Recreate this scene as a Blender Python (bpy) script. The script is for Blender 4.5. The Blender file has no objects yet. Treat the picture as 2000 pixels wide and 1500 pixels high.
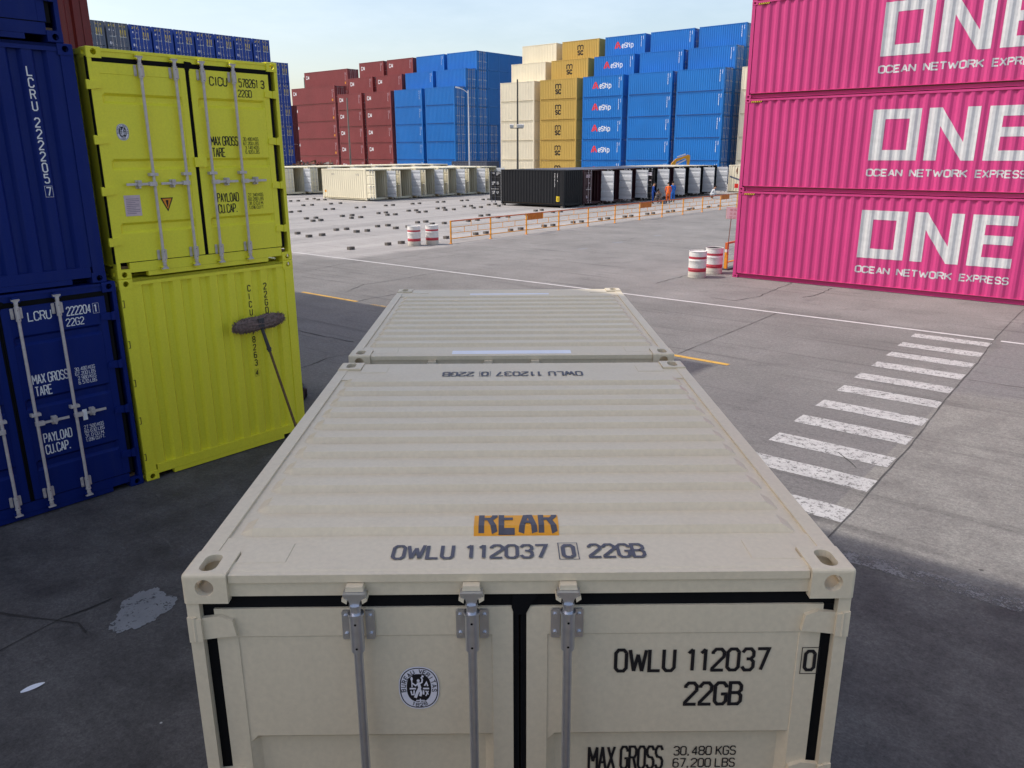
import bpy, bmesh, math, random
from mathutils import Matrix, Vector
random.seed(7)
S = bpy.context.scene
COL = S.collection
rad = math.radians
# world axes: X runs along the long sides of the yard's containers, Y across them, Z up (metres)
G = rad(49.6)
def yd(x, y, z=0.0):                      # survey frame (foreground container's axes) -> yard frame
    return Vector((x*math.sin(G) - y*math.cos(G), x*math.cos(G) + y*math.sin(G), z))

# ------------------------------------------------------------------ camera, light, exposure
def make_camera():
    yaw, pitch, roll = .0083, .2845, -.0043
    f = Vector((math.sin(yaw)*math.cos(pitch), math.cos(yaw)*math.cos(pitch), -math.sin(pitch)))
    r = Vector((math.cos(yaw), -math.sin(yaw), 0)); u = r.cross(f)
    c, s = math.cos(roll), math.sin(roll)
    r, u = c*r + s*u, -s*r + c*u
    f, r, u = [yd(v.x, v.y, v.z) for v in (f, r, u)]
    cd = bpy.data.cameras.new('camera'); cam = bpy.data.objects.new('camera', cd); COL.objects.link(cam)
    cd.sensor_width = 36; cd.lens = 1551.23/2000*36
    cd.clip_start = .05; cd.clip_end = 3000
    p = yd(-.0464, -2.5497, 4.0415)
    m = Matrix((r, u, -f)).transposed().to_4x4(); m.translation = p
    cam.matrix_world = m
    S.camera = cam
make_camera()

SUN_DIR = Vector((.598, .463, -1.0)).normalized()          # the way the light travels
w = bpy.data.worlds.new('World'); S.world = w; w.use_nodes = True
nt = w.node_tree; bg = nt.nodes['Background']
sky = nt.nodes.new('ShaderNodeTexSky'); sky.sky_type = 'NISHITA'; sky.sun_disc = False
sky.sun_elevation = math.asin(-SUN_DIR.z); sky.sun_rotation = math.atan2(-SUN_DIR.x, -SUN_DIR.y)
sky.air_density = 1.0; sky.dust_density = 2.4; sky.ozone_density = 1.2; sky.altitude = 0
tint = nt.nodes.new('ShaderNodeMix'); tint.data_type = 'RGBA'; tint.blend_type = 'MULTIPLY'   # hazy, whitish coastal air
tint.inputs[0].default_value = 1.0; tint.inputs[7].default_value = (1.17, 1.085, 1.0, 1)
wc = nt.nodes.new('ShaderNodeTexCoord'); wm = nt.nodes.new('ShaderNodeMapping'); wm.inputs['Scale'].default_value = (2.2, 2.2, 9)
wn = nt.nodes.new('ShaderNodeTexNoise'); wn.inputs['Scale'].default_value = 1.6; wn.inputs['Detail'].default_value = 6; wn.inputs['Roughness'].default_value = .62
wr = nt.nodes.new('ShaderNodeMapRange'); wr.inputs[1].default_value = .45; wr.inputs[2].default_value = .75; wr.inputs[4].default_value = .10
ci = nt.nodes.new('ShaderNodeMix'); ci.data_type = 'RGBA'; ci.inputs[7].default_value = (7.3, 8.0, 8.8, 1)          # thin high cloud
nt.links.new(wc.outputs['Generated'], wm.inputs[0]); nt.links.new(wm.outputs[0], wn.inputs['Vector']); nt.links.new(wn.outputs[0], wr.inputs[0])
nt.links.new(wr.outputs[0], ci.inputs[0]); nt.links.new(sky.outputs[0], ci.inputs[6]); nt.links.new(ci.outputs[2], tint.inputs[6]); nt.links.new(tint.outputs[2], bg.inputs[0]); bg.inputs[1].default_value = .15
sl = bpy.data.lights.new('sun', 'SUN'); sl.energy = 2.25; sl.angle = rad(.53); sl.color = (1, .945, .88)
so = bpy.data.objects.new('sun', sl); COL.objects.link(so)
so.rotation_euler = SUN_DIR.to_track_quat('-Z', 'Y').to_euler(); so.location = (-30, -20, 60)
S.view_settings.view_transform = 'Standard'; S.view_settings.look = 'None'
S.view_settings.exposure = .48; S.view_settings.gamma = 1.0
S.render.engine = 'CYCLES'
S.cycles.use_denoising = True
S.cycles.max_bounces = 6

# ------------------------------------------------------------------ materials
def nodes(name):
    m = bpy.data.materials.new(name); m.use_nodes = True
    t = m.node_tree; b = t.nodes['Principled BSDF']
    def N(kind, **kw):
        n = t.nodes.new('ShaderNode' + kind)
        for k, v in kw.items():
            if k.startswith('i_'):
                key = k[2:]; n.inputs[int(key) if key.isdigit() else key].default_value = v
            else: setattr(n, k, v)
        return n
    return m, t, b, N
def ramp(t, fac, stops):
    n = t.nodes.new('ShaderNodeValToRGB'); t.links.new(fac, n.inputs[0])
    e = n.color_ramp.elements
    while len(e) < len(stops): e.new(.5)
    for q, (p, c) in zip(e, stops):
        q.position = p; q.color = (c, c, c, 1) if not isinstance(c, tuple) else (*c, 1)
    return n.outputs[0]
def mix(t, fac, a, b, blend='MIX'):
    n = t.nodes.new('ShaderNodeMix'); n.data_type = 'RGBA'; n.blend_type = blend
    for sock, v in ((n.inputs[0], fac), (n.inputs[6], a), (n.inputs[7], b)):
        if hasattr(v, 'is_output'): t.links.new(v, sock)
        elif isinstance(v, tuple): sock.default_value = (*v, 1)
        else: sock.default_value = v
    return n.outputs[2]
def math_(t, op, a, b=0.0, c=None):
    n = t.nodes.new('ShaderNodeMath'); n.operation = op
    for i, v in enumerate((a, b, c)):
        if v is None: continue
        if hasattr(v, 'is_output'): t.links.new(v, n.inputs[i])
        else: n.inputs[i].default_value = v
    return n.outputs[0]
def noise(t, vec, scale, detail=4, rough=.55):
    n = t.nodes.new('ShaderNodeTexNoise'); n.inputs['Scale'].default_value = scale
    n.inputs['Detail'].default_value = detail; n.inputs['Roughness'].default_value = rough
    if vec is not None: t.links.new(vec, n.inputs['Vector'])
    return n.outputs[0]
def mapped(t, src, scale=(1, 1, 1), loc=(0, 0, 0), rot=(0, 0, 0)):
    n = t.nodes.new('ShaderNodeMapping'); n.inputs['Scale'].default_value = scale
    n.inputs['Location'].default_value = loc; n.inputs['Rotation'].default_value = rot
    t.links.new(src, n.inputs['Vector']); return n.outputs[0]

def paint(name, rgb, rough=.45, var=.10, dirt=.16, dirtcol=(.22, .19, .155), bump=.12, spec=.4):
    m, t, b, N = nodes(name)
    geo = N('NewGeometry'); P = geo.outputs['Position']
    tc = N('TexCoord'); O = tc.outputs['Object']
    big = noise(t, P, .35, 3)
    v = ramp(t, big, [(.3, 1-var), (.7, 1+var*.6)])
    col = mix(t, 1.0, rgb, v, 'MULTIPLY')
    streak = noise(t, mapped(t, P, (5, 5, .35)), 1.6, 5, .6)
    grime = noise(t, P, 2.3, 6, .65)
    mask = math_(t, 'MULTIPLY', ramp(t, streak, [(.5, 0.0), (.8, 1.0)]), ramp(t, grime, [(.35, .15), (.75, 1.0)]))
    col = mix(t, math_(t, 'MULTIPLY', mask, dirt*2.2), col, dirtcol)
    fine = noise(t, P, 45, 2)
    col = mix(t, 1.0, col, ramp(t, fine, [(.3, .955), (.7, 1.035)]), 'MULTIPLY')
    t.links.new(col, b.inputs['Base Color'])
    t.links.new(ramp(t, grime, [(.3, rough-.06), (.75, rough+.14)]), b.inputs['Roughness'])
    b.inputs['Specular IOR Level'].default_value = spec
    if bump:
        bn = N('Bump'); bn.inputs['Strength'].default_value = bump; bn.inputs['Distance'].default_value = .02
        t.links.new(noise(t, P, 3.0, 2), bn.inputs['Height']); t.links.new(bn.outputs[0], b.inputs['Normal'])
    return m
def plain(name, rgb, rough=.6, metal=0.0, var=.12, scale=8, spec=.3):
    m, t, b, N = nodes(name)
    tc = N('TexCoord')
    v = ramp(t, noise(t, tc.outputs['Object'], scale, 4), [(.3, 1-var), (.7, 1+var)])
    t.links.new(mix(t, 1.0, rgb, v, 'MULTIPLY'), b.inputs['Base Color'])
    b.inputs['Roughness'].default_value = rough; b.inputs['Metallic'].default_value = metal; b.inputs['Specular IOR Level'].default_value = spec
    return m
M = {
 'beige':  paint('beige_paint', (.69, .595, .438), .42, .04, .06, spec=.40),
 'lime':   paint('lime_paint', (.84, .78, .045), .45, .06, .06, (.3, .27, .05)),
 'navy':   paint('navy_paint', (.003, .016, .145), .50, .08, .10, (.06, .07, .12), .12, .18),
 'pink':   paint('pink_paint', (.62, .055, .225), .45, .09, .10, (.36, .13, .18)),
 'blue':   paint('blue_paint', (.005, .155, .50), .42, .07, .07, (.1, .16, .3)),
 'blue2':  paint('deep_blue_paint', (.005, .14, .45), .42, .07, .07, (.1, .16, .3)),
 'maroon': paint('maroon_paint', (.235, .045, .046), .5, .10, .14, (.2, .12, .1)),
 'dmaroon':paint('dark_maroon_paint', (.045, .012, .018), .45, .1, .06),
 'black':  paint('black_paint', (.009, .010, .013), .5, .1, .07, (.06, .055, .05), .12, .25),
 'cream':  paint('cream_paint', (.76, .69, .52), .5, .06, .10, (.45, .36, .24)),
 'tan':    paint('tan_paint', (.74, .68, .50), .5, .06, .14, (.42, .33, .2)),
 'ochre':  paint('ochre_paint', (.50, .33, .075), .5, .06, .08, (.3, .2, .08)),
 'red':    paint('dark_red_paint', (.16, .016, .018), .45, .08, .1),
 'green':  paint('dark_green_paint', (.035, .075, .065), .5, .1, .1),
 'grey':   paint('slate_paint', (.10, .12, .17), .5, .1, .15),
 'dgrey':  paint('dark_slate_paint', (.07, .08, .11), .5, .1, .15),
 'rust':   paint('rusty_paint', (.22, .10, .06), .75, .25, .4, (.12, .06, .04)),
 'inner':  paint('pale_inner_paint', (.56, .58, .60), .5, .06, .12, (.3, .3, .3)),
 'yblue':  paint('line_blue_paint', (.015, .055, .30), .45, .1, .12, (.1, .1, .15)),
 'gasket': plain('black_rubber', (.006, .006, .007), .8, spec=.12),
 'hole':   plain('dark_pocket', (.006, .006, .007), .9),
 'steel':  plain('galvanised_steel', (.62, .63, .67), .30, .88, .06, 25),
 'steelp': plain('dusty_steel', (.56, .51, .49), .5, .15, .12, 15),
 'ink':    plain('black_lettering', (.014, .012, .014), .5),
 'inkroof':plain('grey_lettering', (.085, .082, .105), .5, 0, .2, 14),
 'white':  plain('white_lettering', (.78, .78, .78), .5, 0, .05),
 'logo':   plain('weathered_white_lettering', (.63, .64, .645), .5, 0, .08),
 'label':  plain('white_label', (.74, .72, .78), .5, 0, .05),
 'labelp': plain('pale_pink_plate', (.60, .47, .50), .5, 0, .1),
 'labelg': plain('grey_print', (.32, .25, .29), .5, 0, .1),
 'orange': plain('orange_sticker', (.80, .36, .03), .5, 0, .08),
 'oranger':plain('orange_triangle', (.80, .28, .02), .5, 0, .08),
 'yellow': plain('yellow_marking', (.75, .55, .03), .5, 0, .1),
 'redmark':plain('red_marking', (.75, .04, .03), .5, 0, .1),
 'fence':  plain('orange_fence_paint', (.80, .33, .03), .5, 0, .2, 3),
 'fencer': plain('red_fence_paint', (.60, .13, .035), .5, 0, .2, 3),
 'board':  plain('orange_board', (.62, .17, .02), .55, 0, .15, 6),
 'barrelw':paint('barrel_white', (.78, .77, .74), .45, .06, .2, (.5, .44, .34)),
 'barrelr':paint('barrel_red', (.50, .045, .07), .45, .1, .15),
 'barrelb':paint('barrel_base', (.62, .58, .50), .55, .1, .3, (.42, .36, .26)),
 'block':  plain('grey_concrete_block', (.15, .136, .122), .9, 0, .35, 12),
 'wood':   plain('weathered_wood', (.16, .10, .05), .7, 0, .3, 30),
 'mop':    plain('brown_mop_yarn', (.19, .135, .118), .95, 0, .35, 30),
 'clip':   plain('grey_plastic_clip', (.06, .06, .065), .5),
 'bag':    plain('black_bag', (.010, .010, .012), .4),
 'pole':   plain('weathered_pole', (.20, .18, .16), .7, 0, .15),
 'poled':  plain('dark_pole', (.075, .072, .065), .7, 0, .15),
 'polew':  plain('white_lamp_pole', (.66, .66, .68), .4, .2, .05),
 'glass':  plain('lamp_glass', (.55, .58, .6), .15),
 'digger': plain('excavator_yellow', (.62, .30, .025), .5, 0, .12, 3),
 'skin':   plain('skin', (.36, .20, .13), .6),
 'hair':   plain('black_hair', (.010, .009, .009), .6),
 'orangecl':plain('orange_coverall', (.80, .15, .03), .85, 0, .12),
 'bluecl': plain('blue_coverall', (.03, .16, .55), .85, 0, .12),
 'navycl': plain('dark_blue_coverall', (.015, .06, .28), .85, 0, .12),
 'greycl': plain('grey_work_clothes', (.22, .19, .18), .85, 0, .15),
 'boot':   plain('dark_boot', (.02, .018, .016), .7),
 'signred': plain('sign_red', (.42, .05, .04), .6, 0, .05),
 'paper':  plain('white_paper', (.8, .82, .88), .6, 0, .03),
}

# ------------------------------------------------------------------ mesh helpers
class MB:
    def __init__(s): s.v = []; s.f = []; s.m = []; s.sm = []
    def poly(s, pts, mi=0, smooth=False):
        n = len(s.v); s.v += [tuple(p) for p in pts]; s.f.append(tuple(range(n, n+len(pts)))); s.m.append(mi); s.sm.append(smooth)
    def faces(s, verts, faces, mi=0, smooth=False):
        n = len(s.v); s.v += [tuple(p) for p in verts]
        for f in faces: s.f.append(tuple(i+n for i in f)); s.m.append(mi); s.sm.append(smooth)
    def box(s, x0, x1, y0, y1, z0, z1, mi=0):
        v = [(x, y, z) for x in (x0, x1) for y in (y0, y1) for z in (z0, z1)]
        s.faces(v, [(0, 1, 3, 2), (4, 6, 7, 5), (0, 4, 5, 1), (2, 3, 7, 6), (0, 2, 6, 4), (1, 5, 7, 3)], mi)
    def cyl(s, p0, p1, r0, r1=None, n=10, mi=0, smooth=True, caps=True):
        r1 = r0 if r1 is None else r1
        p0, p1 = Vector(p0), Vector(p1); d = (p1-p0).normalized()
        a = d.orthogonal().normalized(); b = d.cross(a)
        v = []
        for p, r in ((p0, r0), (p1, r1)):
            for i in range(n):
                t = 2*math.pi*i/n; v.append(p + (a*math.cos(t) + b*math.sin(t))*r)
        s.faces(v, [(i, (i+1) % n, n+(i+1) % n, n+i) for i in range(n)], mi, smooth)
        if caps:
            s.faces(v[:n], [tuple(reversed(range(n)))], mi); s.faces(v[n:], [tuple(range(n))], mi)
    def lathe(s, prof, n=28, mi=None, smooth=True):     # prof: (r, z, material) rings
        v = []
        for (r, z, _) in prof:
            for i in range(n):
                t = 2*math.pi*i/n; v.append((r*math.cos(t), r*math.sin(t), z))
        base = len(s.v); s.v += v
        for k in range(len(prof)-1):
            for i in range(n):
                j = (i+1) % n
                s.f.append((base+k*n+i, base+k*n+j, base+(k+1)*n+j, base+(k+1)*n+i)); s.m.append(prof[k][2]); s.sm.append(smooth)
    def prism(s, pts, axis, a0, a1, mi=0):              # 2-D outline extruded along an axis
        def P(p, a): return {'x': (a, p[0], p[1]), 'y': (p[0], a, p[1]), 'z': (p[0], p[1], a)}[axis]
        n = len(pts)
        s.faces([P(p, a0) for p in pts] + [P(p, a1) for p in pts],
                [tuple(range(n)), tuple(reversed(range(n, 2*n)))] + [(i, n+i, n+(i+1) % n, (i+1) % n) for i in range(n)], mi)
    def mesh(s, name, mats, fix=True):
        me = bpy.data.meshes.new(name); me.from_pydata(s.v, [], s.f)
        me.polygons.foreach_set('material_index', s.m); me.polygons.foreach_set('use_smooth', s.sm)
        for m in mats: me.materials.append(M[m] if isinstance(m, str) else m)
        me.update()
        if fix:
            bm = bmesh.new(); bm.from_mesh(me); bmesh.ops.remove_doubles(bm, verts=bm.verts, dist=1e-5)
            bmesh.ops.recalc_face_normals(bm, faces=bm.faces); bm.to_mesh(me); bm.free()
            if any(s.sm): me.set_sharp_from_angle(angle=rad(40))
        return me
def link(name, me, parent=None, loc=None, rot=None):
    o = bpy.data.objects.new(name, me); COL.objects.link(o)
    if parent is not None: o.parent = parent
    if loc is not None: o.location = loc
    if rot is not None: o.rotation_euler = rot
    return o
def tag(o, label, cat, group=None):
    o['label'] = label; o['category'] = cat
    if group: o['group'] = group
    return o
def thing(name, label, cat, loc=(0, 0, 0), rz=0.0, group=None):
    o = bpy.data.objects.new(name, None); COL.objects.link(o); o.location = loc; o.rotation_euler = (0, 0, rz)
    o.empty_display_size = .3
    return tag(o, label, cat, group)
def structure(name, mb, mats):
    o = link(name, mb.mesh(name, mats)); o['kind'] = 'structure'; return o
def copy_tree(o, parent=None):
    c = o.copy(); COL.objects.link(c)
    if parent is not None: c.parent = parent
    for ch in list(o.children): copy_tree(ch, c)
    return c

# ------------------------------------------------------------------ lettering: stroke glyphs on a 4 x 7 grid
O_ = [(1, 0), (3, 0), (4, 1), (4, 6), (3, 7), (1, 7), (0, 6), (0, 1), (1, 0)]
GL = {
 'O': [O_], '0': [O_], '1': [[(.7, 5.7), (2.2, 7), (2.2, 0)]],
 '2': [[(0, 5.4), (0, 6), (1, 7), (3, 7), (4, 6), (4, 4.6), (0, .7), (0, 0), (4, 0)]],
 '3': [[(0, 5.8), (1, 7), (3, 7), (4, 6), (4, 4.6), (3, 3.7), (1.5, 3.7)], [(3, 3.7), (4, 2.8), (4, 1), (3, 0), (1, 0), (0, 1.2)]],
 '4': [[(3, 0), (3, 7), (0, 2), (4, 2)]],
 '5': [[(3.8, 7), (.3, 7), (.2, 4), (1, 4.5), (3, 4.5), (4, 3.5), (4, 1), (3, 0), (1, 0), (0, 1.2)]],
 '6': [[(3.7, 6), (3, 7), (1, 7), (0, 6), (0, 1), (1, 0), (3, 0), (4, 1), (4, 3), (3, 4), (1, 4), (0, 3)]],
 '7': [[(0, 7), (4, 7), (1.5, 0)]],
 '8': [[(1, 3.7), (0, 2.8), (0, 1), (1, 0), (3, 0), (4, 1), (4, 2.8), (3, 3.7), (1, 3.7), (0, 4.6), (0, 6), (1, 7), (3, 7), (4, 6), (4, 4.6), (3, 3.7)]],
 '9': [[(.3, 1), (1, 0), (3, 0), (4, 1), (4, 6), (3, 7), (1, 7), (0, 6), (0, 4), (1, 3), (3, 3), (4, 4)]],
 'A': [[(0, 0), (2, 7), (4, 0)], [(.7, 2.2), (3.3, 2.2)]],
 'B': [[(3, 3.7), (0, 3.7), (0, 7), (3, 7), (4, 6), (4, 4.6), (3, 3.7), (4, 2.8), (4, 1), (3, 0), (0, 0), (0, 3.7)]],
 'C': [[(4, 5.2), (4, 6), (3, 7), (1, 7), (0, 6), (0, 1), (1, 0), (3, 0), (4, 1), (4, 1.8)]],
 'D': [[(0, 0), (0, 7), (3, 7), (4, 6), (4, 1), (3, 0), (0, 0)]],
 'E': [[(4, 7), (0, 7), (0, 0), (4, 0)], [(0, 3.6), (3.5, 3.6)]],
 'F': [[(4, 7), (0, 7), (0, 0)], [(0, 3.6), (3.4, 3.6)]],
 'G': [[(4, 5.4), (4, 6), (3, 7), (1, 7), (0, 6), (0, 1), (1, 0), (3, 0), (4, 1), (4, 3.3), (2.2, 3.3)]],
 'H': [[(0, 0), (0, 7)], [(4, 0), (4, 7)], [(0, 3.6), (4, 3.6)]], 'I': [[(2, 0), (2, 7)]],
 'K': [[(0, 0), (0, 7)], [(4, 7), (.3, 3.1)], [(1.3, 4.1), (4, 0)]],
 'L': [[(0, 7), (0, 0), (4, 0)]], 'M': [[(0, 0), (0, 7), (2, 2.5), (4, 7), (4, 0)]],
 'N': [[(0, 0), (0, 7), (4, 0), (4, 7)]], 'P': [[(0, 0), (0, 7), (3, 7), (4, 6), (4, 4.4), (3, 3.4), (0, 3.4)]],
 'R': [[(0, 0), (0, 7), (3, 7), (4, 6), (4, 4.6), (3, 3.6), (0, 3.6)], [(2.3, 3.6), (4, 0)]],
 'S': [[(4, 5.8), (3, 7), (1, 7), (0, 6), (0, 4.7), (1, 3.7), (3, 3.5), (4, 2.5), (4, 1), (3, 0), (1, 0), (0, 1.2)]],
 'T': [[(0, 7), (4, 7)], [(2, 7), (2, 0)]], 'U': [[(0, 7), (0, 1), (1, 0), (3, 0), (4, 1), (4, 7)]],
 'V': [[(0, 7), (2, 0), (4, 7)]], 'W': [[(0, 7), (1, 0), (2, 5.5), (3, 0), (4, 7)]],
 'X': [[(0, 0), (4, 7)], [(0, 7), (4, 0)]], 'Y': [[(0, 7), (2, 3.3), (4, 7)], [(2, 3.3), (2, 0)]],
 'Z': [[(0, 7), (4, 7), (0, 0), (4, 0)]], '.': [[(1.6, 0), (1.6, .9)]], ',': [[(1.3, -.8), (1.7, .8)]],
 'e': [[(0, 2.4), (4, 2.4), (4, 3.6), (3, 4.8), (1, 4.8), (0, 3.6), (0, 1), (1, 0), (3.6, 0)]],
 'h': [[(0, 0), (0, 7)], [(0, 3.6), (1.3, 4.8), (3, 4.8), (4, 3.8), (4, 0)]],
 'i': [[(1, 0), (1, 4.9)], [(1, 6), (1, 7)]], 'p': [[(0, -1.8), (0, 4.8), (3, 4.8), (4, 3.8), (4, 1), (3, 0), (0, 0)]],
 'm': [[(0, 0), (0, 4.8)], [(0, 4), (1, 4.8), (2, 4), (2, 0)], [(2, 4), (3, 4.8), (4, 4), (4, 0)]],
 's': [[(3.8, 4), (3, 4.8), (1, 4.8), (0, 3.9), (1, 2.6), (3, 2.2), (4, 1), (3, 0), (1, 0), (0, .9)]],
 'c': [[(4, 3.6), (3, 4.8), (1, 4.8), (0, 3.8), (0, 1), (1, 0), (3, 0), (4, 1.2)]],
 '#': [[(-1.7, -1.35), (5.7, -1.35), (5.7, 8.35), (-1.7, 8.35), (-1.7, -1.35)]],
}
NARROW = {'W': 6.0, 'M': 4.9, 'I': 2.2, '1': 3.2, '.': 2.0, ',': 2.0, 'i': 2.0, ' ': 2.6}
def ribbon(pts, wd):
    """a polyline as mitred quads of width wd"""
    closed = len(pts) > 3 and pts[0] == pts[-1]
    P = [Vector(p) for p in (pts[:-1] if closed else pts)]; n = len(P); L = []; R = []
    for i in range(n):
        a = P[i-1] if (i > 0 or closed) else None; b = P[(i+1) % n] if (i < n-1 or closed) else None
        d0 = (P[i]-a).normalized() if a is not None else None; d1 = (b-P[i]).normalized() if b is not None else None
        if d0 is None: d0 = d1
        if d1 is None: d1 = d0
        n0 = Vector((-d0.y, d0.x)); n1 = Vector((-d1.y, d1.x)); k = n0+n1
        k = n0 if k.length < 1e-4 else k.normalized()
        q = wd/2/max(.5, k.dot(n1)); L.append(P[i]+k*q); R.append(P[i]-k*q)
    return [[tuple(R[i]), tuple(R[(i+1) % n]), tuple(L[(i+1) % n]), tuple(L[i])] for i in range(n if closed else n-1)]
def blunt(pts):
    """break a stroke where it turns back sharply, so that it keeps its width"""
    out = [[pts[0]]]
    for i in range(1, len(pts)):
        out[-1].append(pts[i])
        if i < len(pts)-1:
            a = (Vector(pts[i])-Vector(pts[i-1])).normalized(); b = (Vector(pts[i+1])-Vector(pts[i])).normalized()
            if a.dot(b) < -.5: out.append([pts[i]])
    return out
def text_polys(txt, h, wf=.62, st=.16, gap=.34, width=None):
    """lettering of cap height h -> list of (poly, layer); wf glyph width / height, st stroke / height; width stretches to fit"""
    gw = h*wf; adv = 0; out = []; spans = []
    for ch in txt:
        wd = (NARROW[ch]/4*gw if ch in NARROW else gw); spans.append((ch, adv, wd)); adv += wd + (h*gap*wf if ch != ' ' else 0)
    tot = adv - h*gap*wf
    k = (width/tot) if width else 1.0
    boxed = False
    for ch, x, wd in spans:
        if ch == ' ': continue
        dx = (0 if ch not in NARROW or ch in 'WM' else (wd-gw)/2); gx = wd if ch in 'WM' else gw
        for li, s in enumerate([t for g_ in GL[ch] for t in blunt(g_)]):
            pts = [((x+dx+px/4*gx)*k, py/7*h) for px, py in s]
            out += [(q, li*3 + qi % 3) for qi, q in enumerate(ribbon(pts, st*h*min(1, max(k, .75))))]
    return out, tot*k
def shift(polys, u, v): return [([(a+u, b+v) for a, b in p], l) for p, l in polys]
def turn(polys): return [([(-a, -b) for a, b in p], l) for p, l in polys]
def put(polys, txt, u, v, h, **kw):
    p, wd = text_polys(txt, h, **kw); polys += shift(p, u, v); return wd
def boxed(polys, ch, u, v, h, wf=.62, st=.16):
    put(polys, ch, u, v, h, wf=wf, st=st)
    polys += shift([(q, 1) for q in ribbon([(x/4*h*wf, y/7*h) for x, y in GL['#'][0]], st*h*.22)], u, v)
def column(polys, txt, u, v, h, step, **kw):
    i = 0.0
    for ch in txt:
        if ch == ' ': i += .45; continue
        put(polys, ch, u, v-h-i*step, h, **kw); i += 1
def clip_half(p, ax, val, keep_less):
    o = []; n = len(p)
    for i in range(n):
        a, b = p[i], p[(i+1) % n]; da = (val-a[ax]) if keep_less else (a[ax]-val); db = (val-b[ax]) if keep_less else (b[ax]-val)
        if da >= 0: o.append(a)
        if (da > 0 > db) or (da < 0 < db):
            t = da/(da-db); o.append((a[0]+(b[0]-a[0])*t, a[1]+(b[1]-a[1])*t))
    return o
def conform(mb, polys, ub, vb, depth, mapf, mi=0, lift=.002):
    """lay flat lettering onto a pressed sheet: cut at the sheet's folds and follow its depth"""
    for poly, layer in polys:
        parts = [poly]
        for ax, brk in ((0, ub), (1, vb)):
            nxt = []
            for p in parts:
                lo = min(q[ax] for q in p); hi = max(q[ax] for q in p); cur = p
                for b in [b for b in brk if lo+1e-5 < b < hi-1e-5]:
                    a = clip_half(cur, ax, b, True)
                    if len(a) > 2: nxt.append(a)
                    cur = clip_half(cur, ax, b, False)
                    if len(cur) < 3: break
                if len(cur) > 2: nxt.append(cur)
            parts = nxt
        for p in parts:
            cu = sum(q[0] for q in p)/len(p); cv = sum(q[1] for q in p)/len(p)
            mb.poly([mapf(u, v, depth(u+(cu-u)*1e-4, v+(cv-v)*1e-4) + lift + .00028*layer) for u, v in p], mi)
def flat(u, v): return 0.0

# ------------------------------------------------------------------ containers
W = 2.438
def corrug(u0, u1, pitch, a, b, depth):
    """breakpoints (u, inset) of a trapezoidal sheet between u0 and u1; a outer flat, b slope"""
    n = max(1, int((u1-u0)/pitch)); m = (u1-u0-n*pitch)/2; pts = [(u0, 0.0)]; u = u0+m
    c = pitch-a-2*b
    for _ in range(n):
        pts += [(u+a/2, 0.0), (u+a/2+b, -depth), (u+a/2+b+c, -depth), (u+a/2+2*b+c, 0.0)]; u += pitch
    pts.append((u1, 0.0)); return pts
def lerp(pts, u):
    if u <= pts[0][0]: return pts[0][1]
    for (a, da), (b, db) in zip(pts, pts[1:]):
        if a <= u <= b: return da if b-a < 1e-9 else da+(db-da)*(u-a)/(b-a)
    return pts[-1][1]
def side_profile(L): return corrug(-L/2+.13, L/2-.13, .278, .072, .068, .036)
def end_profile(): return corrug(-1.05, 1.05, .25, .10, .035, .045)
RECESS_STD = [(1.99, 2.11), (1.26, 1.39), (.53, .66)]
RECESS_NEAR = [(1.40, 1.872), (.86, 1.2), (.28, .62)]
def door_depth(y0, y1, rec):
    """depth of a door panel between y0 and y1 at (y, z)"""
    s = .03; m = .08
    def d(y, z):
        for a, b in rec:
            if a < z < b:
                k = min((z-a)/s, (b-z)/s, (y-y0-m)/s, (y1-m-y)/s)
                return -.032*max(0.0, min(1.0, k))
        return 0.0
    ub = [y0, y0+m, y0+m+s, y1-m-s, y1-m, y1]; vb = sorted(v for a, b in rec for v in (a, a+s, b-s, b))
    return d, ub, vb
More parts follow.
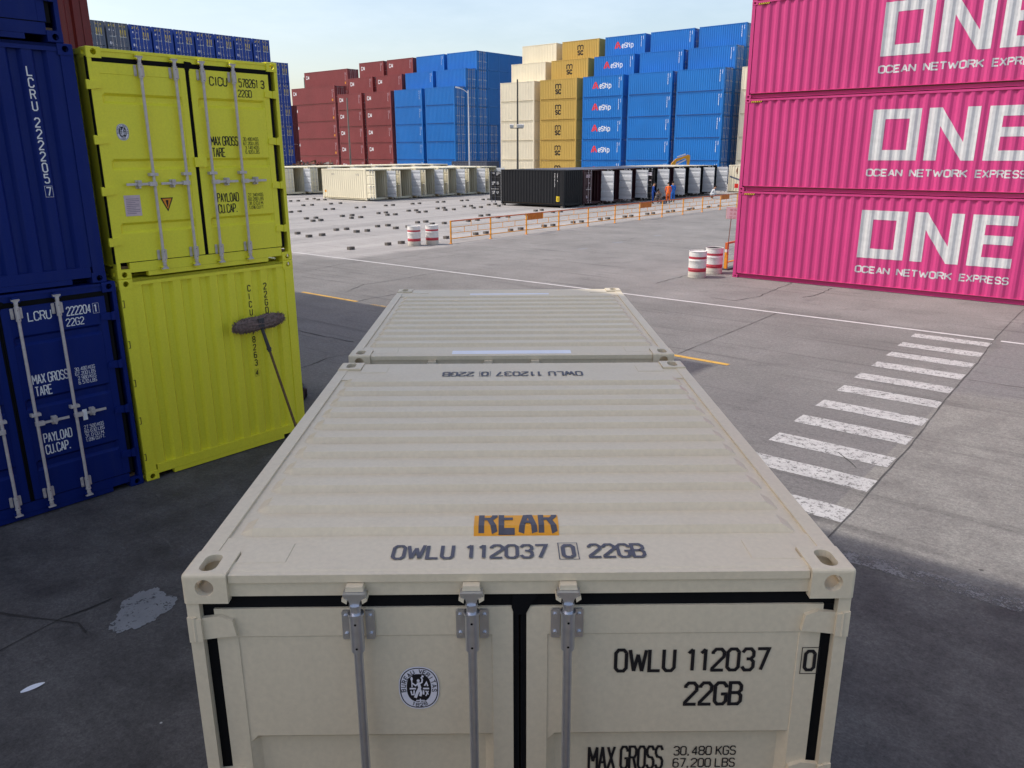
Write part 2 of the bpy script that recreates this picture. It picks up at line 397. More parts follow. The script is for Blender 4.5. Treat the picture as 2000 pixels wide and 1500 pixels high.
def casting_mesh(mat):
    """one corner fitting, outer corner at +x +y +z, centred on its own box; cut with real apertures"""
    hx, hy, hz = .089, .081, .059
    bm = bmesh.new(); bmesh.ops.create_cube(bm, size=1.0)
    bmesh.ops.scale(bm, vec=(2*hx, 2*hy, 2*hz), verts=bm.verts)
    ed = [e for e in bm.edges if sum(1 for ax in range(3) if all(v.co[ax] > 0 for v in e.verts)) == 2]
    bmesh.ops.bevel(bm, geom=ed, offset=.013, segments=3, profile=.5, affect='EDGES')
    me = bpy.data.meshes.new('corner_casting'); bm.to_mesh(me); bm.free()
    base = bpy.data.objects.new('tmp', me); COL.objects.link(base)
    cut = MB()
    def oblong(a, b, n=8):        # half extents, capsule along first axis
        pts = []
        for i in range(n+1): t = -math.pi/2+math.pi*i/n; pts.append((a-b+b*math.cos(t), b*math.sin(t)))
        for i in range(n+1): t = math.pi/2+math.pi*i/n; pts.append((-a+b+b*math.cos(t), b*math.sin(t)))
        return pts
    cuts = []
    for ax, (a, b), off in (('z', (.062, .032), (.0, .0)), ('x', (.033, .033), (.0, .004)), ('y', (.040, .026), (.0, .0))):
        c = MB()
        pts = oblong(a, b+.0001) if ax != 'x' else [(.034*math.cos(2*math.pi*i/18), .034*math.sin(2*math.pi*i/18)) for i in range(18)]
        c.prism([(p[0]+off[0], p[1]+off[1]) for p in pts], ax, {'z': hz, 'x': hx, 'y': hy}[ax]-.05 if ax != 'z' else -.035, .3)
        cuts.append(c)
    cav = MB(); cav.box(-hx+.02, hx-.028, -hy+.02, hy-.028, -hz+.02, hz-.028); cuts.append(cav)
    for c in cuts:
        co = bpy.data.objects.new('cut', c.mesh('cut', [])); COL.objects.link(co)
        md = base.modifiers.new('b', 'BOOLEAN'); md.operation = 'DIFFERENCE'; md.solver = 'EXACT'; md.object = co
    dg = bpy.context.evaluated_depsgraph_get(); out = bpy.data.meshes.new_from_object(base.evaluated_get(dg))
    for o in [o for o in COL.objects if o.name.startswith(('tmp', 'cut'))]: bpy.data.objects.remove(o)
    out.materials.clear(); out.materials.append(M[mat]); out.name = 'corner_casting'
    return out
CACHE = {}
def cached(key, fn):
    if key not in CACHE: CACHE[key] = fn()
    return CACHE[key]
def mirrored(me, sx, sy, sz):
    c = me.copy(); c.transform(Matrix.Diagonal((sx, sy, sz, 1)))
    if sx*sy*sz < 0: c.flip_normals()
    return c

def frame_mesh(L, H, mat, hi, doors):
    b = MB(); X = L/2
    if not hi:
        for sx in (-1, 1):
            for sy in (-1, 1):
                for z0, z1 in ((0, .118), (H-.118, H)):
                    b.box(min(sx*X, sx*(X-.178)), max(sx*X, sx*(X-.178)), min(sy*W/2, sy*(W/2-.162)), max(sy*W/2, sy*(W/2-.162)), z0, z1)
    for sx in (-1, 1):
        x1, x0 = sx*(X-.006), sx*(X-.11)
        for sy in (-1, 1):
            y1, y0 = sy*(W/2-.006), sy*(W/2-(.052 if (sx > 0 and doors) else .14))
            b.box(min(x0, x1), max(x0, x1), min(y0, y1), max(y0, y1), .118, H-.118)
            if not (sx > 0 and doors):
                pass
        # sill with its two notches, header
        zt = .19
        b.box(min(sx*(X-.012), sx*(X-.09)), max(sx*(X-.012), sx*(X-.09)), -W/2+.162, W/2-.162, .072, zt)
        b.box(min(sx*(X-.014), sx*(X-.088)), max(sx*(X-.014), sx*(X-.088)), -.84, .84, .014, .070)
        if sx > 0 and doors:
            rr = .028; cx_, cz_ = X-.022-rr, H-.0095-rr
            b.prism([(X-.11, H-.101), (X-.022, H-.101)] + [(cx_+rr*math.cos(a_), cz_+rr*math.sin(a_)) for a_ in [math.pi/2*q/5 for q in range(6)]] + [(X-.11, H-.0095)], 'y', -W/2+.162, W/2-.162)
        else:
            b.box(min(sx*(X-.10), sx*(X-.012)), max(sx*(X-.10), sx*(X-.012)), -W/2+.162, W/2-.162, H-.085, H-.012)
    for sy in (-1, 1):
        def yy(a, c): return (min(sy*(W/2-a), sy*(W/2-c)), max(sy*(W/2-a), sy*(W/2-c)))
        b.box(-X+.178, X-.178, *yy(.004, .07), H-.070, H-.010)
        b.box(-X+.178, X-.178, *yy(.003, .10), .150, .166)
        b.box(-X+.178, X-.178, *yy(.085, .10), .016, .149)
        b.box(-X+.178, X-.178, *yy(.05, .0849), .016, .026)
    return b.mesh('frame', [mat])
def sheet_side(L, H, mat, inner=None):
    b = MB(); pr = side_profile(L)
    xs = [p[0] for p in pr]
    for (a, da), (c, dc) in zip(pr, pr[1:]):
        b.poly([(a, da, .16), (c, dc, .16), (c, dc, H-.06), (a, da, H-.06)])
    return b.mesh('side_wall', [mat], fix=False)
def sheet_end(H, mat):
    b = MB(); pr = end_profile()
    pr = [(-1.10, 0)] + pr + [(1.10, 0)]
    for (a, da), (c, dc) in zip(pr, pr[1:]):
        b.poly([(da, a, .19), (dc, c, .19), (dc, c, H-.08), (da, a, H-.08)])
    return b.mesh('end_wall', [mat], fix=False)
def roof_depths(L):
    """pressed cross ribs of a roof: (x, height), counted from the door end"""
    pts = []; n = int((L-.50)/.211)
    for k in range(n):
        v = .335+.211*k; pts += [(L/2-v, 0), (L/2-v-.020, .028), (L/2-v-.112, .028), (L/2-v-.132, 0)]
    return list(reversed(pts))
def roof_mesh(L, H, mat, hi):
    b = MB(); X = L/2; z0 = H-.022
    if not hi:
        b.box(-X+.09, X-.09, -W/2+.06, W/2-.06, H-.045, z0+.008); return b.mesh('roof', [mat])
    pr = [(-X+.40, 0)] + roof_depths(L) + [(X-.26, 0)]
    ys = [(-W/2+.05, 0), (-1.115, 0), (-1.065, 1), (1.065, 1), (1.115, 0), (W/2-.05, 0)]
    for (a, da), (c, dc) in zip(pr, pr[1:]):
        for (p, kp), (q, kq) in zip(ys, ys[1:]):
            b.poly([(a, p, z0+da*kp), (c, p, z0+dc*kp), (c, q, z0+dc*kq), (a, q, z0+da*kq)])
    for s in (-1, 1):                       # end plates, one step proud, with corner gussets
        e = .262 if s > 0 else .405
        b.box(min(s*(X-e), s*(X-.012)), max(s*(X-e), s*(X-.012)), -W/2+.165, W/2-.165, z0-.02, H-.0115)
        b.box(min(s*(X-.31 if s > 0 else X-.41), s*(X-.182)), max(s*(X-.31 if s > 0 else X-.41), s*(X-.182)), -W/2+.04, W/2-.04, z0-.02, H-.0145)
        for t in (-1, 1):
            b.box(min(s*(X-.25), s*(X-.10)), max(s*(X-.25), s*(X-.10)), min(t*.87, t*1.052), max(t*.87, t*1.052), H-.013, H-.0085)
    return b.mesh('roof', [mat])
def panel_mesh(y0, y1, H, mat, rec, inner):
    dz = H-2.591; b = MB(); d, ub, vb = door_depth(y0, y1, rec)
    zs = [.20] + [v for v in vb if .2 < v] + [2.312, 2.316, 2.433+dz]
    ys = sorted(set([y0, y0+.078, y0+.081] + ub + [y1-.081, y1-.078, y1]))
    def dd(y, z):
        k = d(y, z)
        if z < 2.314 and y0+.0795 < y < y1-.0795: k -= .004
        return k
    zs = sorted(set(zs))
    for a, c in zip(zs, zs[1:]):
        for p, q in zip(ys, ys[1:]):
            b.poly([(dd(p, a), p, a), (dd(q, a), q, a), (dd(q, c), q, c), (dd(p, c), p, c)])
    # rim and inner face
    zt = zs[-1]; t = -.062
    for (p, q) in (((y0, .2), (y1, .2)), ((y1, .2), (y1, zt)), ((y1, zt), (y0, zt)), ((y0, zt), (y0, .2))):
        b.poly([(0, *p), (t, *p), (t, *q), (0, *q)])
    hz = [.2, .34, .37, .52, .55, .9, .93, 1.08, 1.11, 1.46, 1.49, 1.64, 1.67, 2.0, 2.03, 2.2, 2.23, zt]
    for i, (a, c) in enumerate(zip(hz, hz[1:])):
        da = t + (.022 if (i % 4 in (2, 3)) else 0); dc = t + (.022 if (i % 4 in (1, 2)) else 0)
        b.poly([(da, y0, a), (da, y1, a), (dc, y1, c), (dc, y0, c)], 1)
    return b.mesh('door', [mat, inner], fix=False)
def gasket_mesh(y0, y1, H):
    dz = H-2.591; b = MB(); x0, x1 = -.05, -.008; e = .046
    yo0 = y0-(.046 if y0 < -.5 else .022); yo1 = y1+(.046 if y1 > .5 else .022)
    b.box(x0, x1, yo0, yo1, 2.434+dz, 2.489+dz); b.box(x0, x1, yo0, yo1, .192, .199)
    b.box(x0, x1, yo0, y0-.001, .2, 2.433+dz); b.box(x0, x1, y1+.001, yo1, .2, 2.433+dz)
    if y0 > -.5:                            # overlap strip with its flared head
        b.prism([(y0-.047, 2.513+dz), (y0+.03, 2.508+dz), (y0+.05, 2.49+dz), (y0+.02, 2.45+dz), (y0-.004, 2.40+dz), (y0-.045, 2.40+dz), (y0-.055, 2.43+dz)], 'x', -.006, .004)
    return b.mesh('gasket', ['gasket'])
def rod_mesh(H, mats, hi):
    dz = H-2.591; b = MB(); n = 12 if hi else 6
    x = .045
    b.cyl((x, 0, .15), (x, 0, 2.44+dz), .0175, n=n)
    if not hi:
        for z in (.28, 1.21, 2.36+dz): b.box(.0, .03, -.05, .05, z-.04, z+.04)
        b.box(.02, .07, -.035, .035, 2.47+dz, 2.53+dz); b.box(.02, .07, -.035, .035, .08, .15)
        return b.mesh('lock_rod', mats)
    for s, zc in ((1, 2.36+dz), (-1, .245)):
        b.cyl((x, 0, zc-.075), (x, 0, zc+.07), .0255, n=16)
        b.cyl((x, 0, zc+s*.072), (x, 0, zc+s*.082), .029, n=16)
        b.cyl((x, 0, zc+s*.082), (x, 0, zc+s*.108), .020, n=16)
        b.cyl((x, 0, zc+s*.108), (x, 0, zc+s*.116), .023, n=16)
        for t in (-1, 1):
            b.prism([(t*.0275, zc-.052), (t*.056, zc-.052), (t*.060, zc-.046), (t*.060, zc+.062), (t*.054, zc+.068), (t*.0275, zc+.068)], 'x', .002, .012)
            for zz in (zc-.03, zc+.045): b.cyl((.012, t*.045, zz), (.020, t*.045, zz), .008, n=8)
        for zz in (zc-.055, zc+.045): b.cyl((x+.0235, 0, zz), (x+.0262, 0, zz), .0045, n=8, mi=2)
        # cam: neck flaring to a wide forked head, held in a painted keeper welded to the frame
        z0 = zc+s*.116; z1 = zc+s*.152
        b.prism([(-.016, z0), (.016, z0), (.022, z0+s*.02), (.042, z1), (.036, z1+s*.008), (-.036, z1+s*.008), (-.042, z1), (-.022, z0+s*.02)], 'x', .030, .056)
        b.box(.024, .064, -.040, .040, min(z1+s*.008, z1+s*.014), max(z1+s*.008, z1+s*.014))
        b.prism([(-.033, z1+s*.015), (.033, z1+s*.015), (.030, z1+s*.034), (-.030, z1+s*.034)], 'x', .0, .048, 1)
        for t in (-1, 1): b.prism([(t*.028, z0+s*.008), (t*.046, z0+s*.02), (t*.044, z1-s*.003), (t*.026, z1-s*.012)], 'x', .0, .060, 1)
    b.box(.0, .05, -.05, -.019, 1.19, 1.225); b.box(.0, .05, .019, .05, 1.19, 1.225); b.box(.046, .068, -.05, .05, 1.192, 1.223)
    return b.mesh('lock_rod', mats)
def handle_mesh(s, hi):
    b = MB(); z = 1.10
    b.box(.028, .072, min(s*-.02, s*.07), max(s*-.02, s*.07), z-.024, z+.024)
    b.box(.045, .057, min(s*.07, s*.34), max(s*.07, s*.34), z-.014, z+.014)
    if hi:
        b.box(.0, .03, min(s*.16, s*.215), max(s*.16, s*.215), z-.05, z+.045)
        b.cyl((.03, s*.19, z+.03), (.075, s*.19, z+.03), .017, n=10); b.cyl((.03, s*.19, z-.035), (.07, s*.19, z-.035), .012, n=10)
        b.box(.058, .07, min(s*.165, s*.21), max(s*.165, s*.21), z-.02, z+.045)
    return b.mesh('door_handle', ['steelp' if hi else 'steel'])
def hinge_mesh(s, mat):
    b = MB()
    b.prism([(s*1.045, -.036), (s*1.055, .030), (s*1.10, .048), (s*1.172, .040), (s*1.2135, .052), (s*1.2135, -.052), (s*1.172, -.050), (s*1.10, -.040)], 'x', -.030, -.012)
    b.prism([(s*1.165, -.05), (s*1.165, .04), (s*1.214, .052), (s*1.214, -.052)], 'x', -.012, .001)
    b.cyl((-.004, s*1.19, -.05), (-.004, s*1.19, .05), .008, n=8)
    return b.mesh('hinge', [mat])
YD = {-1: (-1.125, -.025), 1: (.025, 1.125)}

def add_doors(root, L, H, mat, hi=False, rec=RECESS_STD, rods=((-.595, -.175), (.175, .595)), hinges=(2.19, 1.6, 1.03, .45), open_=(0, 0), steel='steel', inner='inner', gasket=True, shift_=(0, 0)):
    """two door leaves, each hung at its own post; open_ in degrees; returns the leaves"""
    out = []
    for i, s in enumerate((-1, 1)):
        y0, y1 = YD[s]
        key = ('door', s, H, mat, inner, tuple(rec))
        me = cached(key, lambda: panel_mesh(y0, y1, H, mat, rec, inner))
        d = link('door', me, root)
        ang = rad(open_[i])*(-s)*-1
        hy = s*1.19
        # swing about the hinge post
        m = Matrix.Translation((L/2-.030+shift_[0], hy+shift_[1], 0)) @ Matrix.Rotation(s*rad(open_[i]), 4, 'Z') @ Matrix.Translation((0, -hy, 0))
        d.matrix_local = m
        if gasket: link('gasket', cached(('gasket', s, H), lambda: gasket_mesh(y0, y1, H)), d)
        for ry in rods[i]:
            link('lock_rod', cached(('rod', H, mat, hi, steel), lambda: rod_mesh(H, [steel, mat, 'hole'], hi)), d, (0, ry, 0))
            link('door_handle', cached(('handle', s, hi), lambda: handle_mesh(s, hi)), d, (0, ry, 0))
        if hi:
            for z in hinges: link('hinge', cached(('hinge', s, mat), lambda: hinge_mesh(s, mat)), d, (.030, 0, z))
        out.append(d)
    return out
def add_shell(root, L, H, mat, hi=False, doors=True, casting_hi=False, front=True, roofmat=None):
    link('frame', cached(('frame', L, H, mat, casting_hi, doors), lambda: frame_mesh(L, H, mat, casting_hi, doors)), root)
    if casting_hi:
        cm = cached(('cast', mat), lambda: casting_mesh(mat))
        for sx in (-1, 1):
            for sy in (-1, 1):
                for sz in (-1, 1):
                    me = cached(('cast', mat, sx, sy, sz), lambda: mirrored(cm, sx, sy, sz))
                    link('corner_casting', me, root, (sx*(L/2-.089), sy*(W/2-.081), .059 if sz < 0 else H-.059))
    sm = cached(('side', L, H, mat), lambda: sheet_side(L, H, mat))
    link('side_wall', sm, root, (0, W/2-.014, 0)); link('side_wall', sm, root, (0, -W/2+.014, 0), (0, 0, math.pi))
    em = cached(('end', H, mat), lambda: sheet_end(H, mat))
    if front: link('end_wall', em, root, (-L/2+.02, 0, 0), (0, 0, math.pi))
    if not doors: link('end_wall', em, root, (L/2-.02, 0, 0))
    link('roof', cached(('roof', L, H, roofmat or mat, hi), lambda: roof_mesh(L, H, roofmat or mat, hi)), root)
    if hi or doors:
        fl = MB(); fl.box(-L/2+.1, L/2-.06, -W/2+.08, W/2-.08, .12, .15)
        link('floor', cached(('floor', L), lambda: fl.mesh('floor', ['wood'])), root)
def container(label, L, H, mat, loc, rz=0.0, group=None, cat='container', name='shipping_container', doors=True, hi=False, casting_hi=False, **kw):
    root = thing(name, label, cat, loc, rz, group)
    add_shell(root, L, H, mat, hi, doors, casting_hi)
    lv = add_doors(root, L, H, mat, hi=hi, **kw) if doors else None
    return root, lv

def letter(parent, polys, mats, ub, vb, depth, mapf, name='lettering', mi=0, lift=.0025):
    b = MB(); conform(b, polys, ub, vb, depth, mapf, mi, lift)
    return link(name, b.mesh(name, mats, fix=False), parent)
def on_door(parent, polys, mat, s, rec, name='lettering', lift=.003):
    if polys and isinstance(polys[0], list):
        for g_ in polys: on_door(parent, g_, mat, s, rec, name, lift)
        return
    y0, y1 = YD[s]; d, ub, vb = door_depth(y0, y1, rec)
    def dd(u, v): return d(u, v) - (.004 if (v < 2.314 and y0+.0795 < u < y1-.0795) else 0)
    return letter(parent, polys, [mat], ub + [y0+.0795, y1-.0795], vb + [2.312, 2.316], dd, lambda u, v, k: (k, u, v), name, lift=lift)
def ellipse(cu, cv, a, b, n=36, sq=2.4):
    o = []
    for i in range(n):
        t = 2*math.pi*i/n; c, s = math.cos(t), math.sin(t)
        o.append((cu+a*math.copysign(abs(c)**(2/sq), c), cv+b*math.copysign(abs(s)**(2/sq), s)))
    return o
def bureau_badge(parent, cu, cv, a, b, s, rec):
    """oval certification badge: ring of letters round a dark oval with a pale figure"""
    mats = ['label', 'ink']; mb = MB()
    y0, y1 = YD[s]; off = -.004
    def P(p, k): return [(off+.003+k*.0006, u, v) for u, v in p]
    mb.poly(P(ellipse(cu, cv, a, b), 0), 0)
    for q in ribbon([*ellipse(cu, cv, a*.925, b*.925, 40)] + [ellipse(cu, cv, a*.925, b*.925, 40)[0]], a*.05): mb.poly(P(q, 1), 1)
    mb.poly(P(ellipse(cu, cv, a*.60, b*.66), 1), 1)
    def around(txt, t0, t1, flip, h):
        for i, ch in enumerate(txt):
            if ch == ' ': continue
            t = rad(t0+(t1-t0)*i/(len(txt)-1)); x, y = cu+a*.765*math.cos(t), cv+b*.795*math.sin(t)
            rot = t-math.pi/2 if not flip else t+math.pi/2
            ps, wd = text_polys(ch, h, wf=.7, st=.17)
            for p, l in ps:
                q = []
                for u, v in p:
                    u -= wd/2; v -= h/2; q.append((x+u*math.cos(rot)-v*math.sin(rot), y+u*math.sin(rot)+v*math.cos(rot)))
                mb.poly(P(q, 2+l), 1)
    around('BUREAU VERITAS', 188, -8, False, b*.17); around('1828', 247, 293, True, b*.16)
    def st(pts, wd, k=2): 
        for q in ribbon([(cu+x*a, cv+y*b) for x, y in pts], wd*a): mb.poly(P(q, k), 0)
    st([(-.03, .27), (.04, .02), (-.08, -.2), (-.2, -.46)], .15); st([(.03, -.03), (.10, -.22), (.05, -.38)], .12, 3)
    st([(.02, .2), (.16, .28), (.18, .42), (.12, .52)], .075, 3); st([(-.05, .2), (-.16, .12), (-.32, .24)], .075, 3)
    mb.poly(P(ellipse(cu-.02*a, cv+.36*b, a*.075, b*.07, 12, 2), 4), 0)
    mb.poly(P(ellipse(cu+.2*a, cv+.56*b, a*.06, b*.05, 12, 2), 4), 0); mb.poly(P(ellipse(cu-.34*a, cv+.45*b, a*.055, b*.10, 12, 2), 4), 0)
    st([(-.34, .36), (-.34, .04)], .05); st([(-.46, -.02), (-.15, -.02)], .09, 3); st([(.2, -.02), (.5, -.02)], .09, 3)
    st([(.28, .12), (.38, .28), (.44, .1)], .08, 4); st([(.22, -.1), (.22, -.3)], .08, 4); st([(.33, -.12), (.46, -.3)], .06, 4); st([(.46, -.12), (.33, -.36)], .06, 5)
    st([(-.4, -.12), (-.36, -.3), (-.26, -.3), (-.24, -.1)], .07, 4); st([(-.16, -.58), (.26, -.58)], .06, 4); st([(.05, -.5), (.05, -.64)], .06, 5)
    link('badge', mb.mesh('badge', mats, fix=False), parent)
def rating_marks(idt, num, chk, typ, nums):
    """the right door's lettering of a 20-foot box, in container y / z, one list per block of writing"""
    a, b, c, d, e, f, g = [], [], [], [], [], [], []
    put(a, idt, .287, 2.262, .096, width=.235); put(b, num, .690, 2.262, .096, width=.262 if chk else .275)
    if chk: boxed(b, chk, .995, 2.262, .084, wf=.42)
    else: put(b, '3', 1.01, 2.262, .09, wf=.5)
    put(c, typ, .67, 2.142, .082, width=.19)
    put(d, 'MAX GROSS', .22, 1.545, .105, width=.375, st=.15); put(d, 'TARE', .23, 1.405, .105, width=.17, st=.15)
    put(f, 'PAYLOAD', .23, .845, .105, width=.30, st=.15); put(f, 'CU.CAP.', .23, .705, .105, width=.27, st=.15)
    for i, tx in enumerate(nums):
        z = (1.603-.054*i) if i < 4 else (.893-.054*(i-4))
        pp, tw = text_polys(tx, .04, wf=.58, st=.15, width=min(.225, .0225*len(tx)+.0))
        q = e if i < 4 else g; q += shift(pp, .90-tw, z)
    return [a, b, c, d, e, f, g]

# ------------------------------------------------------------------ ground
def ground_material():
    m, t, b, N = nodes('yard_ground')
    P = N('NewGeometry').outputs['Position']
    sp = N('SeparateXYZ'); t.links.new(P, sp.inputs[0]); X, Y = sp.outputs[0], sp.outputs[1]
    wob = math_(t, 'MULTIPLY', math_(t, 'SUBTRACT', noise(t, P, .55, 5, .6), .5), 1.6)
    Xw, Yw = math_(t, 'ADD', X, wob), math_(t, 'ADD', Y, wob)
    def above(v, e, wd):
        n = t.nodes.new('ShaderNodeMapRange'); n.interpolation_type = 'SMOOTHSTEP'
        t.links.new(v, n.inputs[0]); n.inputs[1].default_value = e-wd; n.inputs[2].default_value = e+wd
        return n.outputs[0]
    def inv(v): return math_(t, 'SUBTRACT', 1.0, v)
    blot = noise(t, P, .45, 6, .62); blot2 = noise(t, mapped(t, P, (1, 1, 1), (31, 7, 0)), 1.7, 6, .65)
    grain = noise(t, P, 42, 4, .8); grain2 = noise(t, P, 16, 4, .7)
    road = mix(t, ramp(t, blot, [(.35, 0.0), (.68, 1.0)]), (.165, .158, .149), (.22, .21, .199))
    apron = mix(t, ramp(t, blot, [(.33, 0.0), (.7, 1.0)]), (.185, .176, .167), (.255, .242, .23))
    lanes = noise(t, mapped(t, P, (1.0, .05, 1)), .55, 4, .5)          # tyre-worn lanes along the block rows
    yard = mix(t, ramp(t, lanes, [(.36, 0.0), (.64, 1.0)]), (.265, .252, .24), (.375, .356, .338))
    slab = mix(t, ramp(t, blot2, [(.32, 0.0), (.66, 1.0)]), (.175, .165, .152), (.255, .241, .22))
    oily_shade = mix(t, ramp(t, blot2, [(.34, 0.0), (.7, 1.0)]), (.060, .056, .056), (.128, .121, .118))  # oily tarmac, with part of the stack's shade mixed into its colour
    col = mix(t, above(Yw, 18.4, .5), road, apron)
    col = mix(t, above(X, -1.0, .02), col, mix(t, above(Yw, 13.2, .3), slab, (.19, .18, .175)))
    col = mix(t, math_(t, 'MULTIPLY', inv(above(Xw, -23.6, .5)), above(Yw, 17.8, .6)), col, yard)
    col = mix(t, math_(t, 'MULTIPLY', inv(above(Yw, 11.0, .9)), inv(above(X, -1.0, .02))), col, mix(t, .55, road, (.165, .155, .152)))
    col = mix(t, inv(above(Yw, 6.1, .55)), col, oily_shade)
    # stains, pale scuffs, dark spots
    st = math_(t, 'MULTIPLY', ramp(t, noise(t, mapped(t, P, (1, 1, 1), (3, 50, 0)), .9, 7, .72), [(.56, 0.0), (.74, .5)]), 1.0)
    col = mix(t, st, col, (.07, .066, .064))
    sc = ramp(t, noise(t, mapped(t, P, (.5, 1.6, 1), (9, 2, 0), (0, 0, .5)), 2.3, 8, .75), [(.64, 0.0), (.78, .38)])
    col = mix(t, sc, col, (.40, .385, .37))
    tyre = ramp(t, noise(t, mapped(t, P, (.12, 2.6, 1), (4, 4, 0), (0, 0, .32)), 1.5, 6, .6), [(.56, 0.0), (.70, .42)])
    col = mix(t, tyre, col, (.055, .052, .05))
    vo = t.nodes.new('ShaderNodeTexVoronoi'); vo.inputs['Scale'].default_value = 1.7; t.links.new(P, vo.inputs['Vector'])
    fleck = ramp(t, vo.outputs['Distance'], [(.010, 1.0), (.022, 0.0)])
    vc = t.nodes.new('ShaderNodeSeparateColor'); t.links.new(vo.outputs['Color'], vc.inputs[0])
    col = mix(t, math_(t, 'MULTIPLY', fleck, math_(t, 'GREATER_THAN', vc.outputs[0], .55)), col, (.5, .49, .47))
    col = mix(t, math_(t, 'MULTIPLY', ramp(t, vo.outputs['Distance'], [(.03, .8), (.055, 0.0)]), math_(t, 'LESS_THAN', vc.outputs[1], .16)), col, (.035, .033, .033))
    col = mix(t, 1.0, col, ramp(t, grain, [(.3, .66), (.7, 1.34)]), 'MULTIPLY')
    col = mix(t, 1.0, col, ramp(t, grain2, [(.28, .74), (.72, 1.24)]), 'MULTIPLY')
    t.links.new(col, b.inputs['Base Color'])
    t.links.new(ramp(t, blot2, [(.3, .72), (.7, .93)]), b.inputs['Roughness']); b.inputs['Specular IOR Level'].default_value = .3
    bn = N('Bump'); bn.inputs['Strength'].default_value = .6; bn.inputs['Distance'].default_value = .014
    t.links.new(math_(t, 'ADD', grain, grain2), bn.inputs['Height']); t.links.new(bn.outputs[0], b.inputs['Normal'])
    return m
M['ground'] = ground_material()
def worn(name, rgb, keep, scale=5.0):
    """road paint worn through to the tarmac"""
    m, t, b, N = nodes(name)
    P = N('NewGeometry').outputs['Position']
    k = math_(t, 'ADD', math_(t, 'MULTIPLY', noise(t, P, scale, 8, .75), .65), math_(t, 'MULTIPLY', noise(t, P, 38, 3, .7), .35))
    al = ramp(t, k, [(keep-.035, 1.0), (keep+.035, 0.0)])
    tone = ramp(t, noise(t, P, 3, 5), [(.3, .8), (.7, 1.05)])
    t.links.new(mix(t, 1.0, rgb, tone, 'MULTIPLY'), b.inputs['Base Color']); t.links.new(al, b.inputs['Alpha']); b.inputs['Roughness'].default_value = .8
    return m
M['zebra'] = worn('worn_white_paint', (.48, .465, .45), .552, 11.0)
M['line'] = worn('white_line_paint', (.60, .58, .57), .63)
M['oldline'] = worn('chalky_old_paint', (.20, .195, .195), .49, 4.0)
M['dash'] = worn('yellow_line_paint', (.62, .36, .07), .585)
M['dashf'] = worn('faded_yellow_paint', (.50, .33, .13), .50)
M['crack'] = plain('crack_filler', (.045, .042, .040), .95, 0, .3, 3)
M['joint'] = plain('joint_line', (.085, .08, .075), .95, 0, .3, 2)  # dark lines along the slab joints
M['cement'] = worn('spilt_cement', (.25, .255, .265), .575, 9.0)
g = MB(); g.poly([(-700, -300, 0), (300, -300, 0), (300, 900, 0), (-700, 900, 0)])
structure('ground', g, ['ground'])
def strip(mb, pts, wd, z, mi=0, jitter=0.0):
    P = []
    for (a, b_) in zip(pts, pts[1:]):
        d = math.dist(a, b_); n = max(1, int(d/.22)) if jitter else 1
        for i in range(n): P.append((a[0]+(b_[0]-a[0])*i/n + random.uniform(-jitter, jitter), a[1]+(b_[1]-a[1])*i/n + random.uniform(-jitter, jitter)))
    P.append(pts[-1]); n = len(P); L = []; R = []
    for i in range(n):
        a, b_ = Vector(P[max(0, i-1)]), Vector(P[min(n-1, i+1)]); d = (b_-a).normalized(); k = Vector((-d.y, d.x))
        ww = wd*(random.uniform(.35, 1.25) if jitter else 1)/2
        L.append(Vector(P[i])+k*ww); R.append(Vector(P[i])-k*ww)
    for i in range(n-1): mb.poly([(*R[i], z), (*R[i+1], z), (*L[i+1], z), (*L[i], z)], mi)
zb = MB()
for k, y in enumerate([17.62, 16.52, 15.47, 14.43, 13.36, 12.33, 11.23, 10.21, 9.16, 8.17, 7.10]):
    x0 = -2.70+.027*k+random.uniform(-.02, .02); x1 = -1.16+.038*k
    pts = []
    n = 9
    for i in range(n+1): pts.append((x0+(x1-x0)*i/n, y+random.uniform(-.012, .012)))
    for i in range(n, -1, -1): pts.append((x0+(x1-x0)*i/n, y-.43+random.uniform(-.012, .012)))
    for i in range(n): zb.poly([(*pts[i], .005), (*pts[2*n+1-i], .005), (*pts[2*n-i], .005), (*pts[i+1], .005)])
structure('crosswalk_marking', zb, ['zebra'])
ln = MB(); strip(ln, [(-70, 18.02), (-1.2, 18.02)], .12, .006); strip(ln, [(-1.05, 17.95), (14, 17.95)], .12, .006)
structure('road_line', ln, ['line'])
dl = MB(); strip(dl, [(-18.5, 12.22), (-15.95, 12.22)], .13, .006); strip(dl, [(-8.2, 12.36), (-4.8, 12.33)], .14, .006)
strip(dl, [(-15.3, 12.2), (-12.3, 12.2)], .12, .006, 1)
structure('lane_marking', dl, ['dash', 'dashf'])
ol = MB(); strip(ol, [(-.95, 5.93), (.6, 5.97), (3.4, 6.02)], .26, .005); structure('old_road_line', ol, ['oldline'])
